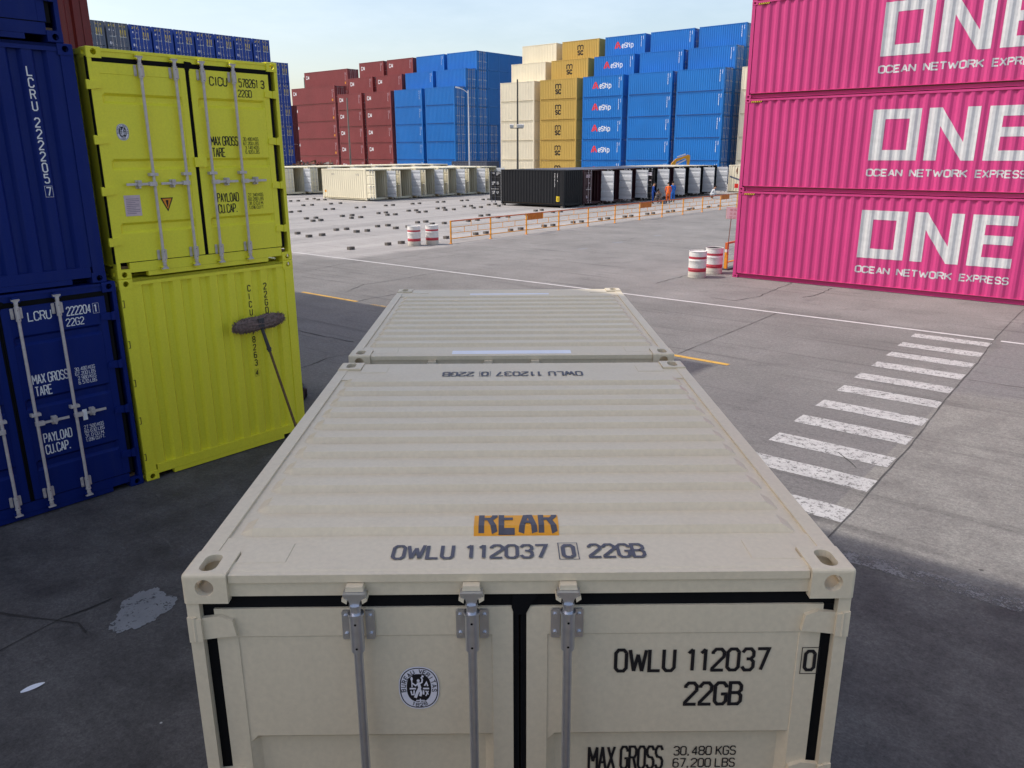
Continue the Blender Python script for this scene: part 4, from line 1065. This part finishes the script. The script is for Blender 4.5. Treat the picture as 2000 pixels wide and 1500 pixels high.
# ------------------------------------------------------------------ dunnage blocks
BLOCKS = [(-26.07,20.10),(-26.06,22.22),(-26.05,23.02),(-33.58,22.73),(-31.87,22.18),(-31.92,23.02),(-33.52,25.17),(-33.45,25.81),(-31.87,25.20),(-31.82,25.88),(-33.35,27.92),(-33.33,28.67),(-31.72,27.82),(-31.81,28.81),(-41.17,28.83),(-41.14,29.54),(-39.36,27.99),(-39.40,28.60),(-40.93,31.48),(-40.97,32.32),(-39.23,30.86),(-39.20,31.58),(-40.91,34.56),(-41.00,35.30),(-39.30,33.94),(-39.19,34.53),(-40.97,37.41),(-40.89,38.05),(-39.41,36.88),(-39.42,37.57),(-41.03,40.35),(-41.11,41.08),(-39.45,39.55),(-39.37,40.35),(-40.95,43.14),(-40.99,43.94),(-39.30,42.40),(-39.39,43.30),(-40.82,45.80),(-40.88,46.64),(-39.26,45.21),(-46.81,32.38),(-46.82,31.66),(-46.98,34.74),(-46.83,35.31),(-46.61,37.35),(-46.67,38.12),(-46.67,40.30),(-46.64,41.02),(-46.56,43.05),(-46.55,43.80),(-46.58,45.88),(-46.39,46.41),(-46.29,48.50),(-46.25,49.16),(-45.94,50.87),(-45.79,51.41),(-52.20,36.61),(-51.99,37.29),(-51.96,39.12),(-51.95,40.07),(-57.22,42.55),(-57.95,39.47),(-57.69,40.07),(-59.29,42.16),(-59.08,42.77),(-57.57,42.08),(-33.39,31.05),(-33.41,31.74),(-31.96,30.85),(-31.79,31.66),(-25.97,25.88),(-31.77,33.71),(-31.80,34.54),(-26.06,28.10),(-26.05,28.87),(-33.85,37.14),(-33.87,37.87),(-32.04,36.75),(-31.90,37.57),(-25.93,30.70),(-26.01,31.64),(-31.97,39.60),(-33.78,42.82),(-33.87,43.63),(-25.99,33.69),(-25.92,34.41),(-31.99,42.45),(-31.96,43.31),(-26.11,36.62),(-26.00,37.32),(-26.02,39.36),(-26.02,40.16),(-25.95,42.02),(-25.93,42.76),(-26.04,44.94),(-25.99,45.61),(-25.92,47.45),(-25.96,48.26),(-25.89,50.41),(-26.02,51.23),(-25.93,53.58),(-25.85,55.22)]
def block_mesh(i):
    b = MB(); x, y, z = .098, .13, .125; c = .005
    o = [(-x+c, -y), (x-c, -y), (x, -y+c), (x, y-c), (x-c, y), (-x+c, y), (-x, y-c), (-x, -y+c)]
    r_ = random.Random(i); k = r_.uniform(.94, 1.06)
    lo = [(a*k, q*k, 0) for a, q in o]; hi = [(a*k+r_.uniform(-.004, .004), q*k, z+r_.uniform(-.006, .006)) for a, q in o]
    top = [(a*k*.975, q*k*.98, z+.004) for a, q in o]
    b.faces(lo+hi+top, [tuple(reversed(range(8))), tuple(range(16, 24))] + [(j, (j+1) % 8, 8+(j+1) % 8, 8+j) for j in range(8)] + [(8+j, 8+(j+1) % 8, 16+(j+1) % 8, 16+j) for j in range(8)])
    b.box(-x*k-.002, x*k+.002, -.012, .012, .03, .06, 1)          # carrying slot
    return b.mesh('concrete_block', ['block', 'hole'])
bms = [block_mesh(i) for i in range(4)]
bo = None
def block(x, y, label, group):
    global bo
    if bo is None: bo = o = link('concrete_block', bms[0])
    else: o = bo.copy(); COL.objects.link(o)
    o.data = random.choice(bms); o.location = (x, y, 0); o.rotation_euler = (0, 0, random.uniform(-.12, .12))
    tag(o, label, 'block', group)
for x, y in BLOCKS: block(x+.11, y+.05, 'small grey concrete block lying on the open yard', 'concrete blocks lying in rows on the yard')
for i, y0 in enumerate([46.6] + [d[0] for d in DK]):
    for dy in (.12, W-.12): block(-34.16, y0+dy, 'grey concrete block propping up the dark containers', 'concrete blocks under the dark containers')
    if i == 0: block(-39.9, y0+.15, 'grey concrete block propping up the dark containers', 'concrete blocks under the dark containers')

# ------------------------------------------------------------------ drums
def barrel(label, x, y, dent=0.0, rz=0.0):
    R_ = .290
    t = thing('striped_barrel', label, 'barrel', (x, y, 0), rz, 'red and white barrels beside the road')
    pr = [(R_-.012, .0, 2), (R_, .012, 2), (R_, .10, 2), (R_+.003, .115, 2), (R_, .13, 2), (R_, .205, 2), (R_, .206, 1), (R_, .255, 1), (R_+.010, .272, 1), (R_, .289, 1), (R_, .330, 1), (R_, .331, 0),
          (R_, .42, 0), (R_, .555, 0), (R_+.010, .572, 0), (R_, .589, 0), (R_, .625, 0), (R_, .626, 1), (R_, .70, 1), (R_, .701, 0), (R_, .80, 0), (R_-.004, .845, 0), (R_+.006, .858, 0), (R_+.007, .872, 0), (R_-.004, .878, 0), (R_-.012, .868, 0)]
    b = MB(); b.lathe(pr, 36); link('drum_shell', b.mesh('drum_shell', ['barrelw', 'barrelr', 'barrelb']), t)
    l = MB(); l.lathe([(R_-.014, .852, 0), (R_-.03, .848, 0), (.20, .846-dent*.3, 0), (.001, .845-dent, 0)], 36); link('lid', l.mesh('lid', ['barrelw' if not dent else 'hole']), t)
barrel('red and white barrel nearer the road, in front of the pink stack', -10.60, 22.25, 0, .3)
barrel('red and white barrel with a dark open top, against the orange railing', -10.58, 23.42, .05, 1.2)
barrel('red and white barrel farther from the orange fence, beside the block rows', -24.93, 22.94, 0, .5)
barrel('red and white barrel next to the orange fence end', -24.58, 23.72, 0, 2.0)

# ------------------------------------------------------------------ railings and sign
def fence(label, x, y0, n, pitch, boards, group=None):
    t = thing('metal_fence', label, 'fence', (x, y0, 0), 0, group)
    for i in range(n+1):
        b = MB(); b.box(-.028, .028, -.028, .028, 0, 1.04); b.box(-.07, .07, -.07, .07, 0, .012); link('post', b.mesh('post', ['fence']), t, (0, i*pitch, 0))
    b = MB(); a, c = .029, pitch-.029
    b.box(-.025, .025, a, c, .985, 1.035, 1); b.box(-.02, .02, a, c, .20, .235, 0)
    for z in (.46, .72): b.box(-.011, .011, a, c, z, z+.022, 0)
    for z0, z1, ys in ((.236, .459, (.5,)), (.483, .719, (.33, .67)), (.743, .984, (.5,))):
        for q in ys: b.box(-.009, .009, pitch*q-.011, pitch*q+.011, z0, z1, 0)
    me = b.mesh('rail_panel', ['fence', 'fencer'])
    for i in range(n): link('rail_panel', me, t, (0, i*pitch, 0))
    for i in boards:
        b = MB(); b.box(.026, .034, .05, 1.32, .70, 1.0); b.box(.034, .036, .05, 1.32, .985, 1.0); link('board', b.mesh('board', ['board']), t, (0, i*pitch, 0))
    return t
fence('long orange railing with orange boards along the block yard', -24.15, 24.5, 12, 2.757, (2, 6, 10))
ft = thing('metal_fence', 'short orange railing ending in a thick yellow post by the pink stack', 'fence', (-10.62, 24.45, 0))
b = MB(); b.box(-.05, .05, -.05, .05, 0, .62, 0); b.box(-.05, .05, -.05, .05, .621, .72, 1); b.box(-.05, .05, -.05, .05, .721, .95, 2); link('post', b.mesh('post', ['fence', 'barrelw', 'fencer']), ft)
b = MB()
b.box(-.03, .03, .051, 3.2, .90, .96, 0); b.box(-.025, .025, .051, 3.2, .24, .28, 1)
for z in (.50, .70): b.box(-.008, .008, .051, 3.2, z, z+.015, 2)
for y in (1.1, 2.1): b.box(-.02, .02, y-.02, y+.02, .0, .899, 1)
link('rail_panel', b.mesh('rail_panel', ['fencer', 'fence', 'steel']), ft)
b = MB(); b.box(-.12, .12, -.10, 3.3, 0, .05); link('kerb_foot', b.mesh('kerb_foot', ['clip']), ft)
sg = thing('warning_sign', 'white sign with red Chinese writing on a thin pole beside the pink stack', 'sign', (-10.55, 24.33, 0))
b = MB(); b.cyl((0, 0, .55), (.05, .05, 1.95), .014, n=8); link('pole', b.mesh('pole', ['rust']), sg)
sb = MB(); sb.box(-.35, .35, -.006, .006, -.195, .195, 0); sb.box(-.345, .345, -.0072, -.0061, -.19, .19, 1)
bd = link('board', sb.mesh('board', ['fence', 'barrelw']), sg, (.21, .10, 1.98), (0, 0, rad(28)))
for i, tx in enumerate(('堆场区域', '无关人员', '禁止通行')):
    c = bpy.data.curves.new('t', 'FONT'); c.body = tx; c.size = .098; c.align_x = 'CENTER'; c.offset = -.0012
    o = bpy.data.objects.new('tmp', c); COL.objects.link(o)
    me = bpy.data.meshes.new_from_object(o.evaluated_get(bpy.context.evaluated_depsgraph_get())); bpy.data.objects.remove(o)
    me.transform(Matrix.Translation((0, -.0085, .062-.122*i)) @ Matrix.Rotation(rad(90), 4, 'X') @ Matrix.Scale(1.28, 4, (1, 0, 0)))
    me.materials.clear(); me.materials.append(M['signred']); link('lettering', me, bd)

# ------------------------------------------------------------------ mop, bag, paper
mp = thing('floor_mop', 'brown dust mop leaning head-up against the lime container', 'mop', (-7.62, 4.33, 0))
foot = Vector((0, 0, .02)); top = Vector((-.27, -.30, 1.74))
b = MB(); b.cyl(foot, foot.lerp(top, .82), .019, .018, n=10); link('handle', b.mesh('handle', ['wood']), mp)
b = MB(); b.cyl(foot.lerp(top, .80), foot.lerp(top, .99), .027, .023, n=10); b.cyl(foot.lerp(top, .815), foot.lerp(top, .83), .034, n=10)
b.box(-.29, -.235, -.36, -.27, 1.75, 1.87); b.cyl((-.262, -.40, 1.80), (-.262, -.23, 1.82), .012, n=8)
link('clamp', b.mesh('clamp', ['clip']), mp)
bm = bmesh.new(); bmesh.ops.create_icosphere(bm, subdivisions=5, radius=1.0)
from mathutils import noise as mn
for v in bm.verts:
    p_ = v.co.copy(); e = abs(p_.y)
    r_ = 1+.20*mn.noise(p_*3.1)+.14*mn.noise(p_*9)+.10*mn.noise(Vector((p_.x*20, p_.y*5, p_.z*20)))
    wv = .092*(1+.12*e-.10*math.exp(-(e/.12)**2))
    sg_ = math.copysign(abs(p_.y)**.72, p_.y)
    v.co = Vector((-.30+p_.x*.062*r_, -.315+sg_*.405*(1+.05*mn.noise(p_*2)), 1.80+p_.z*wv*r_*1.05+sg_*.018))
for f in bm.faces: f.smooth = True
me = bpy.data.meshes.new('mop_head'); bm.to_mesh(me); bm.free(); me.materials.append(M['mop']); hd = link('mop_head', me, mp)
st = MB(); r_ = random.Random(3)
for i in range(420):                        # yarn ends standing off the pad
    a = r_.uniform(0, 2*math.pi); u = r_.uniform(-1, 1); s_ = math.copysign(abs(u)**.8, u)
    y = -.315+s_*.41; wv = math.sqrt(max(.05, 1-abs(u)**3)); z = 1.80+math.sin(a)*.095*wv+s_*.018; x = -.295+max(-.1, math.cos(a))*.055*wv
    d = Vector((math.cos(a)*.4, s_*.5*(abs(u) > .8)+r_.uniform(-.5, .5), math.sin(a)-.35)).normalized()*r_.uniform(.012, .034)
    st.cyl((x, y, z), (x+d.x, y+d.y, z+d.z), .0045, .002, n=4, caps=False)
link('yarn_fringe', st.mesh('yarn_fringe', ['mop']), mp)
bm = bmesh.new(); bmesh.ops.create_icosphere(bm, subdivisions=4, radius=.22)
for v in bm.verts:
    p_ = v.co*5; k = 1+.35*mn.noise(p_*.9)+.15*mn.noise(p_*3); v.co = Vector((v.co.x*1.1*k, v.co.y*k*.9, max(0, v.co.z*k*.95+.12)))
for f in bm.faces: f.smooth = True
me = bpy.data.meshes.new('rubbish_bag'); bm.to_mesh(me); bm.free(); me.materials.append(M['bag'])
tag(link('rubbish_bag', me, None, (-9.62, 5.60, 0)), 'black bag lying on the ground behind the lime container', 'bag')
b = MB()
for i in range(8):
    u0, u1 = i/8, (i+1)/8; f = lambda u: .026*math.sin(math.pi*min(1, u*1.02+.02))**.7
    P_ = lambda u, s: (u*.17-.085, s*f(u)+.012*math.sin(u*3), .006+.014*u*u+.004*s)
    b.poly([P_(u0, -1), P_(u1, -1), P_(u1, 1), P_(u0, 1)])
tag(link('paper_scrap', b.mesh('paper_scrap', ['paper']), None, (-4.70, -.31, .002), (0, 0, rad(75))), 'white scrap of paper lying on the dark tarmac', 'paper')

# ------------------------------------------------------------------ poles
def pole(label, x, y, h, r0, r1, mat):
    t = thing('light_pole', label, 'light pole', (x, y, 0)); b = MB()
    b.cyl((0, 0, 0), (0, 0, h), r0, r1, n=12); b.cyl((0, 0, 0), (0, 0, .12), r0*1.8, n=12); link('pole', b.mesh('pole', [mat]), t); return t
RGT = Vector((.7615, .648, 0))
t = pole('dark pole with two floodlights halfway up, in front of the cream column', -52.41, 63.65, 11.0, .11, .075, 'poled')
b = MB(); b.cyl(RGT*-.75+Vector((0, 0, 6.35)), RGT*.55+Vector((0, 0, 6.35)), .04, n=8); link('crossbar', b.mesh('crossbar', ['poled']), t)
for u in (-.62, .10, .42):
    b = MB(); b.box(-.05, .05, -.20, .20, -.16, .16, 0); b.box(.051, .056, -.18, .18, -.14, .14, 1)
    o = link('floodlight', b.mesh('floodlight', ['polew', 'glass']), t, RGT*u+Vector((.10, -.08, 6.55)), (0, rad(25), rad(-50)))
t = pole('slim white street lamp with a single arm, in front of the blue block', -58.19, 62.58, 10.2, .085, .05, 'polew')
b = MB(); pts = [Vector((0, 0, 9.9)), RGT*-.45+Vector((0, 0, 10.25)), RGT*-.85+Vector((0, 0, 10.42))]
for a, c in zip(pts, pts[1:]): b.cyl(a, c, .03, n=8)
link('arm', b.mesh('arm', ['polew']), t)
b = MB(); a = RGT*-.8+Vector((0, 0, 10.40)); c = RGT*-1.25+Vector((0, 0, 10.5)); b.cyl(a, c, .05, .07, n=10); b.cyl(c, c+RGT*-.06, .07, .03, n=10); link('lamp_head', b.mesh('lamp_head', ['polew']), t)
pole('thin brown pole in front of the maroon columns', -79.13, 63.57, 10.4, .12, .08, 'pole')

# ------------------------------------------------------------------ excavator, scrap
ex = thing('excavator', 'yellow excavator arm rising behind the dark container row', 'excavator', (-42.9, 78.4, 0), math.atan2(.648, .7615))
def arm(name, outline, y0, y1, mat='digger'):
    b = MB(); b.prism(outline, 'y', y0, y1); return link(name, b.mesh(name, [mat]), ex)
for s in (-1, 1):
    b = MB(); b.prism([(-1.5, .12), (-1.3, 0), (1.3, 0), (1.5, .12), (1.5, .5), (1.3, .62), (-1.3, .62), (-1.5, .5)], 'y', min(s*.55, s*.95), max(s*.55, s*.95))
    link('track', b.mesh('track', ['clip']), ex, (-.9, 0, 0))
b = MB(); b.box(-2.1, .1, -.9, .9, .65, 1.45); b.box(-2.2, -1.0, -.9, .9, 1.45, 1.8); link('body', b.mesh('body', ['digger']), ex)
b = MB(); b.prism([(-.9, 1.46), (.1, 1.46), (.15, 1.9), (-.1, 2.5), (-.9, 2.5)], 'y', -.9, -.05); link('cab', b.mesh('cab', ['clip']), ex)
arm('boom', [(-.15, 1.2), (.25, 1.15), (.42, 2.3), (.70, 2.92), (1.9, 3.42), (1.85, 3.62), (.62, 3.22), (.15, 2.75)], .05, .32)
arm('stick', [(1.60, 3.30), (1.86, 3.66), (2.12, 3.60), (2.16, 3.2), (2.02, 1.7), (1.86, 1.7), (1.84, 3.05)], .08, .29)
b = MB(); b.cyl((.6, .18, 2.6), (1.7, .18, 3.12), .07, n=8); b.cyl((.75, .18, 3.42), (1.65, .18, 3.72), .06, n=8); link('hydraulic_ram', b.mesh('hydraulic_ram', ['steel']), ex)
arm('bucket', [(1.75, 1.7), (2.15, 1.7), (2.3, 1.2), (1.9, .85), (1.5, 1.1)], -.1, .47)
sc = thing('scrap_bin', 'dark open bin low in front of the maroon stack, heaped with rusty scrap', 'scrap bin', (-83.5, 61.2, 0), math.atan2(.648, .7615)*.0)
b = MB(); X_ = 4.3
for (x0, x1, y0, y1) in ((-X_, X_, -1.2, -1.1), (-X_, X_, 1.1, 1.2), (-X_, -X_+.1, -1.1, 1.1), (X_-.1, X_, -1.1, 1.1)): b.box(x0, x1, y0, y1, .1, 2.55)
b.box(-X_+.1, X_-.1, -1.1, 1.1, .1, .2)
for i in range(12): b.box(-X_+.35+i*.7, -X_+.47+i*.7, -1.26, -1.2, .1, 2.5)
link('wall', b.mesh('wall', ['dgrey']), sc)
hp = MB(); r_ = random.Random(5)
for i in range(260):
    c = Vector((r_.uniform(-4.0, 4.0), r_.uniform(-.95, .95), 0)); c.z = 2.2+r_.uniform(0, .95)*(1-abs(c.y)*.5)*(.7+.3*math.sin(c.x*2.2))
    d1 = Vector((r_.gauss(0, 1), r_.gauss(0, 1), r_.gauss(0, .7))).normalized()*r_.uniform(.15, .5); d2 = d1.cross(Vector((r_.gauss(0, 1), r_.gauss(0, 1), r_.gauss(0, 1)))).normalized()*r_.uniform(.05, .32)
    hp.poly([c-d1-d2, c+d1-d2*.6, c+d1*r_.uniform(.2, 1)+d2], r_.choice((0, 0, 0, 1)))
ho = link('scrap_heap', hp.mesh('scrap_heap', ['rust', 'pole'], fix=False)); ho.location = sc.location; ho['kind'] = 'stuff'; ho['label'] = 'jumble of rusty steel offcuts heaped in the dark bin'
low_box('rusty pale container low behind the tan rows, before the maroon columns', L20, 2.45, 'rust', (-78.6, 60.6, 0), 0, None)

# ------------------------------------------------------------------ people
def person(label, loc, rz, J, bones, cloth, hat='hair', group='workers by the dark containers'):
    """one skinned body grown from a joint skeleton; J name -> (x, y, z, radius), facing +Y"""
    names = list(J); bm = bmesh.new(); lay = bm.verts.layers.skin.verify(); V = {}
    for n in names:
        v = bm.verts.new(J[n][:3]); V[n] = v; v[lay].radius = (J[n][3], J[n][3]*(.78 if n in ('belly', 'chest', 'pelvis') else 1)); v[lay].use_root = n == 'pelvis'
    for a, c in bones: bm.edges.new((V[a], V[c]))
    me = bpy.data.meshes.new('p'); bm.to_mesh(me); bm.free()
    o = bpy.data.objects.new('tmp', me); COL.objects.link(o)
    o.modifiers.new('s', 'SKIN').use_smooth_shade = True; sd = o.modifiers.new('u', 'SUBSURF'); sd.levels = sd.render_levels = 1
    out = bpy.data.meshes.new_from_object(o.evaluated_get(bpy.context.evaluated_depsgraph_get())); bpy.data.objects.remove(o)
    out.materials.clear()
    for m in (cloth, 'skin', 'boot'): out.materials.append(M[m])
    P_ = [(n, Vector(J[n][:3])) for n in names]
    for f in out.polygons:
        n = min(P_, key=lambda q: (q[1]-f.center).length)[0]
        f.material_index = 1 if n.startswith(('head', 'nose', 'palm', 'finger', 'thumb', 'neck')) else 2 if n.startswith(('toe', 'ankle')) else 0
    out.name = 'person'
    p = link('person', out, None, loc, (0, 0, rz)); tag(p, label, 'person', group)
    h = Vector(J['head1'][:3]); up_ = (h-Vector(J['neck'][:3])).normalized(); r = J['head1'][3]
    b = MB(); 
    bmh = bmesh.new(); bmesh.ops.create_uvsphere(bmh, u_segments=14, v_segments=9, radius=r*1.13)
    bmesh.ops.delete(bmh, geom=[v for v in bmh.verts if v.co.z < -.35*r or (v.co.y > .45*r and v.co.z < .25*r)], context='VERTS')
    mh = bpy.data.meshes.new('hair'); bmh.to_mesh(mh); bmh.free()
    for f in mh.polygons: f.use_smooth = True
    mh.materials.append(M[hat]); ho_ = link('hair', mh, p, h+up_*.012)
    ho_.rotation_euler = up_.to_track_quat('Z', 'Y').to_euler()
    eb = MB()
    fw = Vector((0, 1, 0))
    for s in (-1, 1):
        c = h+Vector((s*.032, r*.93, -.012)); eb.cyl(c, c+fw*.008, .011, .008, n=8)
    link('eyes', eb.mesh('eyes', ['hair']), p)
    return p
def stand(lean=0.0, hand=0.0, k=1.0):
    J = {'pelvis': (0, 0, .95, .135), 'belly': (0, lean*.25, 1.10, .13), 'chest': (0, lean*.7, 1.32, .155), 'neck': (0, lean*1.05+.01, 1.49, .06), 'head0': (0, lean*1.2+.03, 1.575, .088), 'head1': (0, lean*1.35+.035, 1.665, .092), 'nose': (0, lean*1.3+.135, 1.635, .016)}
    B = [('pelvis', 'belly'), ('belly', 'chest'), ('chest', 'neck'), ('neck', 'head0'), ('head0', 'head1'), ('head0', 'nose')]
    for s, n in ((-1, 'L'), (1, 'R')):
        J.update({'sh'+n: (s*.185, lean*.85, 1.415, .066), 'el'+n: (s*.245, lean*.8-.02+hand*.12, 1.14, .052), 'wr'+n: (s*.215, lean*.8+.10+hand*.24, .92+hand*.16, .036), 'palm'+n: (s*.205, lean*.8+.13+hand*.28, .855+hand*.17, .034),
                  'hip'+n: (s*.10, 0, .88, .105), 'kn'+n: (s*.115, .03, .50, .072), 'ankle'+n: (s*.12, -.02, .09, .052), 'toe'+n: (s*.135, .13, .045, .042)})
        B += [('chest', 'sh'+n), ('sh'+n, 'el'+n), ('el'+n, 'wr'+n), ('wr'+n, 'palm'+n), ('pelvis', 'hip'+n), ('hip'+n, 'kn'+n), ('kn'+n, 'ankle'+n), ('ankle'+n, 'toe'+n)]
        px, py, pz, _ = J['palm'+n]
        for i, (dx, ln) in enumerate(((-.024, .07), (-.008, .082), (.008, .076), (.024, .058))):
            J['finger%s%d' % (n, i)] = (px+dx*.5, py+dx, pz-.045, .010); J['finger%s%db' % (n, i)] = (px+dx*.4-s*.012, py+dx+.012, pz-.045-ln*.6, .008)
            B += [('palm'+n, 'finger%s%d' % (n, i)), ('finger%s%d' % (n, i), 'finger%s%db' % (n, i))]
        J['thumb'+n] = (px-s*.03, py+.035, pz-.02, .011); B.append(('palm'+n, 'thumb'+n))
    return {q: tuple(c*k for c in v) for q, v in J.items()}, B
def crouch(k=1.0):
    J, B = stand(.30, .6)
    d = {}
    for q, (x, y, z, r) in J.items():
        if q.startswith(('ankle', 'toe')): d[q] = (x, y, z, r)
        elif q.startswith('kn'): d[q] = (x*1.5, .34, .52, r)
        elif q.startswith('hip'): d[q] = (x, -.08, .36, r)
        else: d[q] = (x, y-.10, z-.60, r)
    return {q: tuple(c*k for c in v) for q, v in d.items()}, B
AWAY = math.atan2(.85, -.53)-math.pi/2
J, B = stand(.16, .25, .93); person('person in an orange coverall standing with their back turned', (-30.55, 56.0, 0), AWAY, J, B, 'orangecl')
J, B = stand(.03, .1, .95); person('person in a bright blue coverall right of the one in orange', (-31.0, 57.6, 0), AWAY+.5, J, B, 'bluecl')
J, B = stand(.05, .3, .95); person('person in a dark blue coverall in the shade, left of the one in orange', (-31.4, 55.05, 0), AWAY-1.6, J, B, 'navycl')
J, B = crouch(); person('person in grey clothes crouching between the blue and orange workers', (-31.2, 55.85, 0), AWAY+2.6, J, B, 'greycl')
J, B = crouch(.95); person('person in a pale shirt crouching by the last open white leaves', (-31.0, 64.6, 0), AWAY-1.3, J, B, 'inner')
tb = thing('tool_box', 'grey tool box at the feet of the worker in orange', 'tool box', (-30.75, 55.60, 0), .4)
b = MB(); b.box(-.16, .16, -.28, .28, 0, .30); b.box(-.165, .165, -.285, .285, .22, .235); link('case', b.mesh('case', ['grey']), tb)
b = MB(); b.box(-.015, .015, -.10, -.08, .30, .36); b.box(-.015, .015, .08, .10, .30, .36); b.box(-.015, .015, -.10, .10, .36, .38); link('handle', b.mesh('handle', ['clip']), tb)
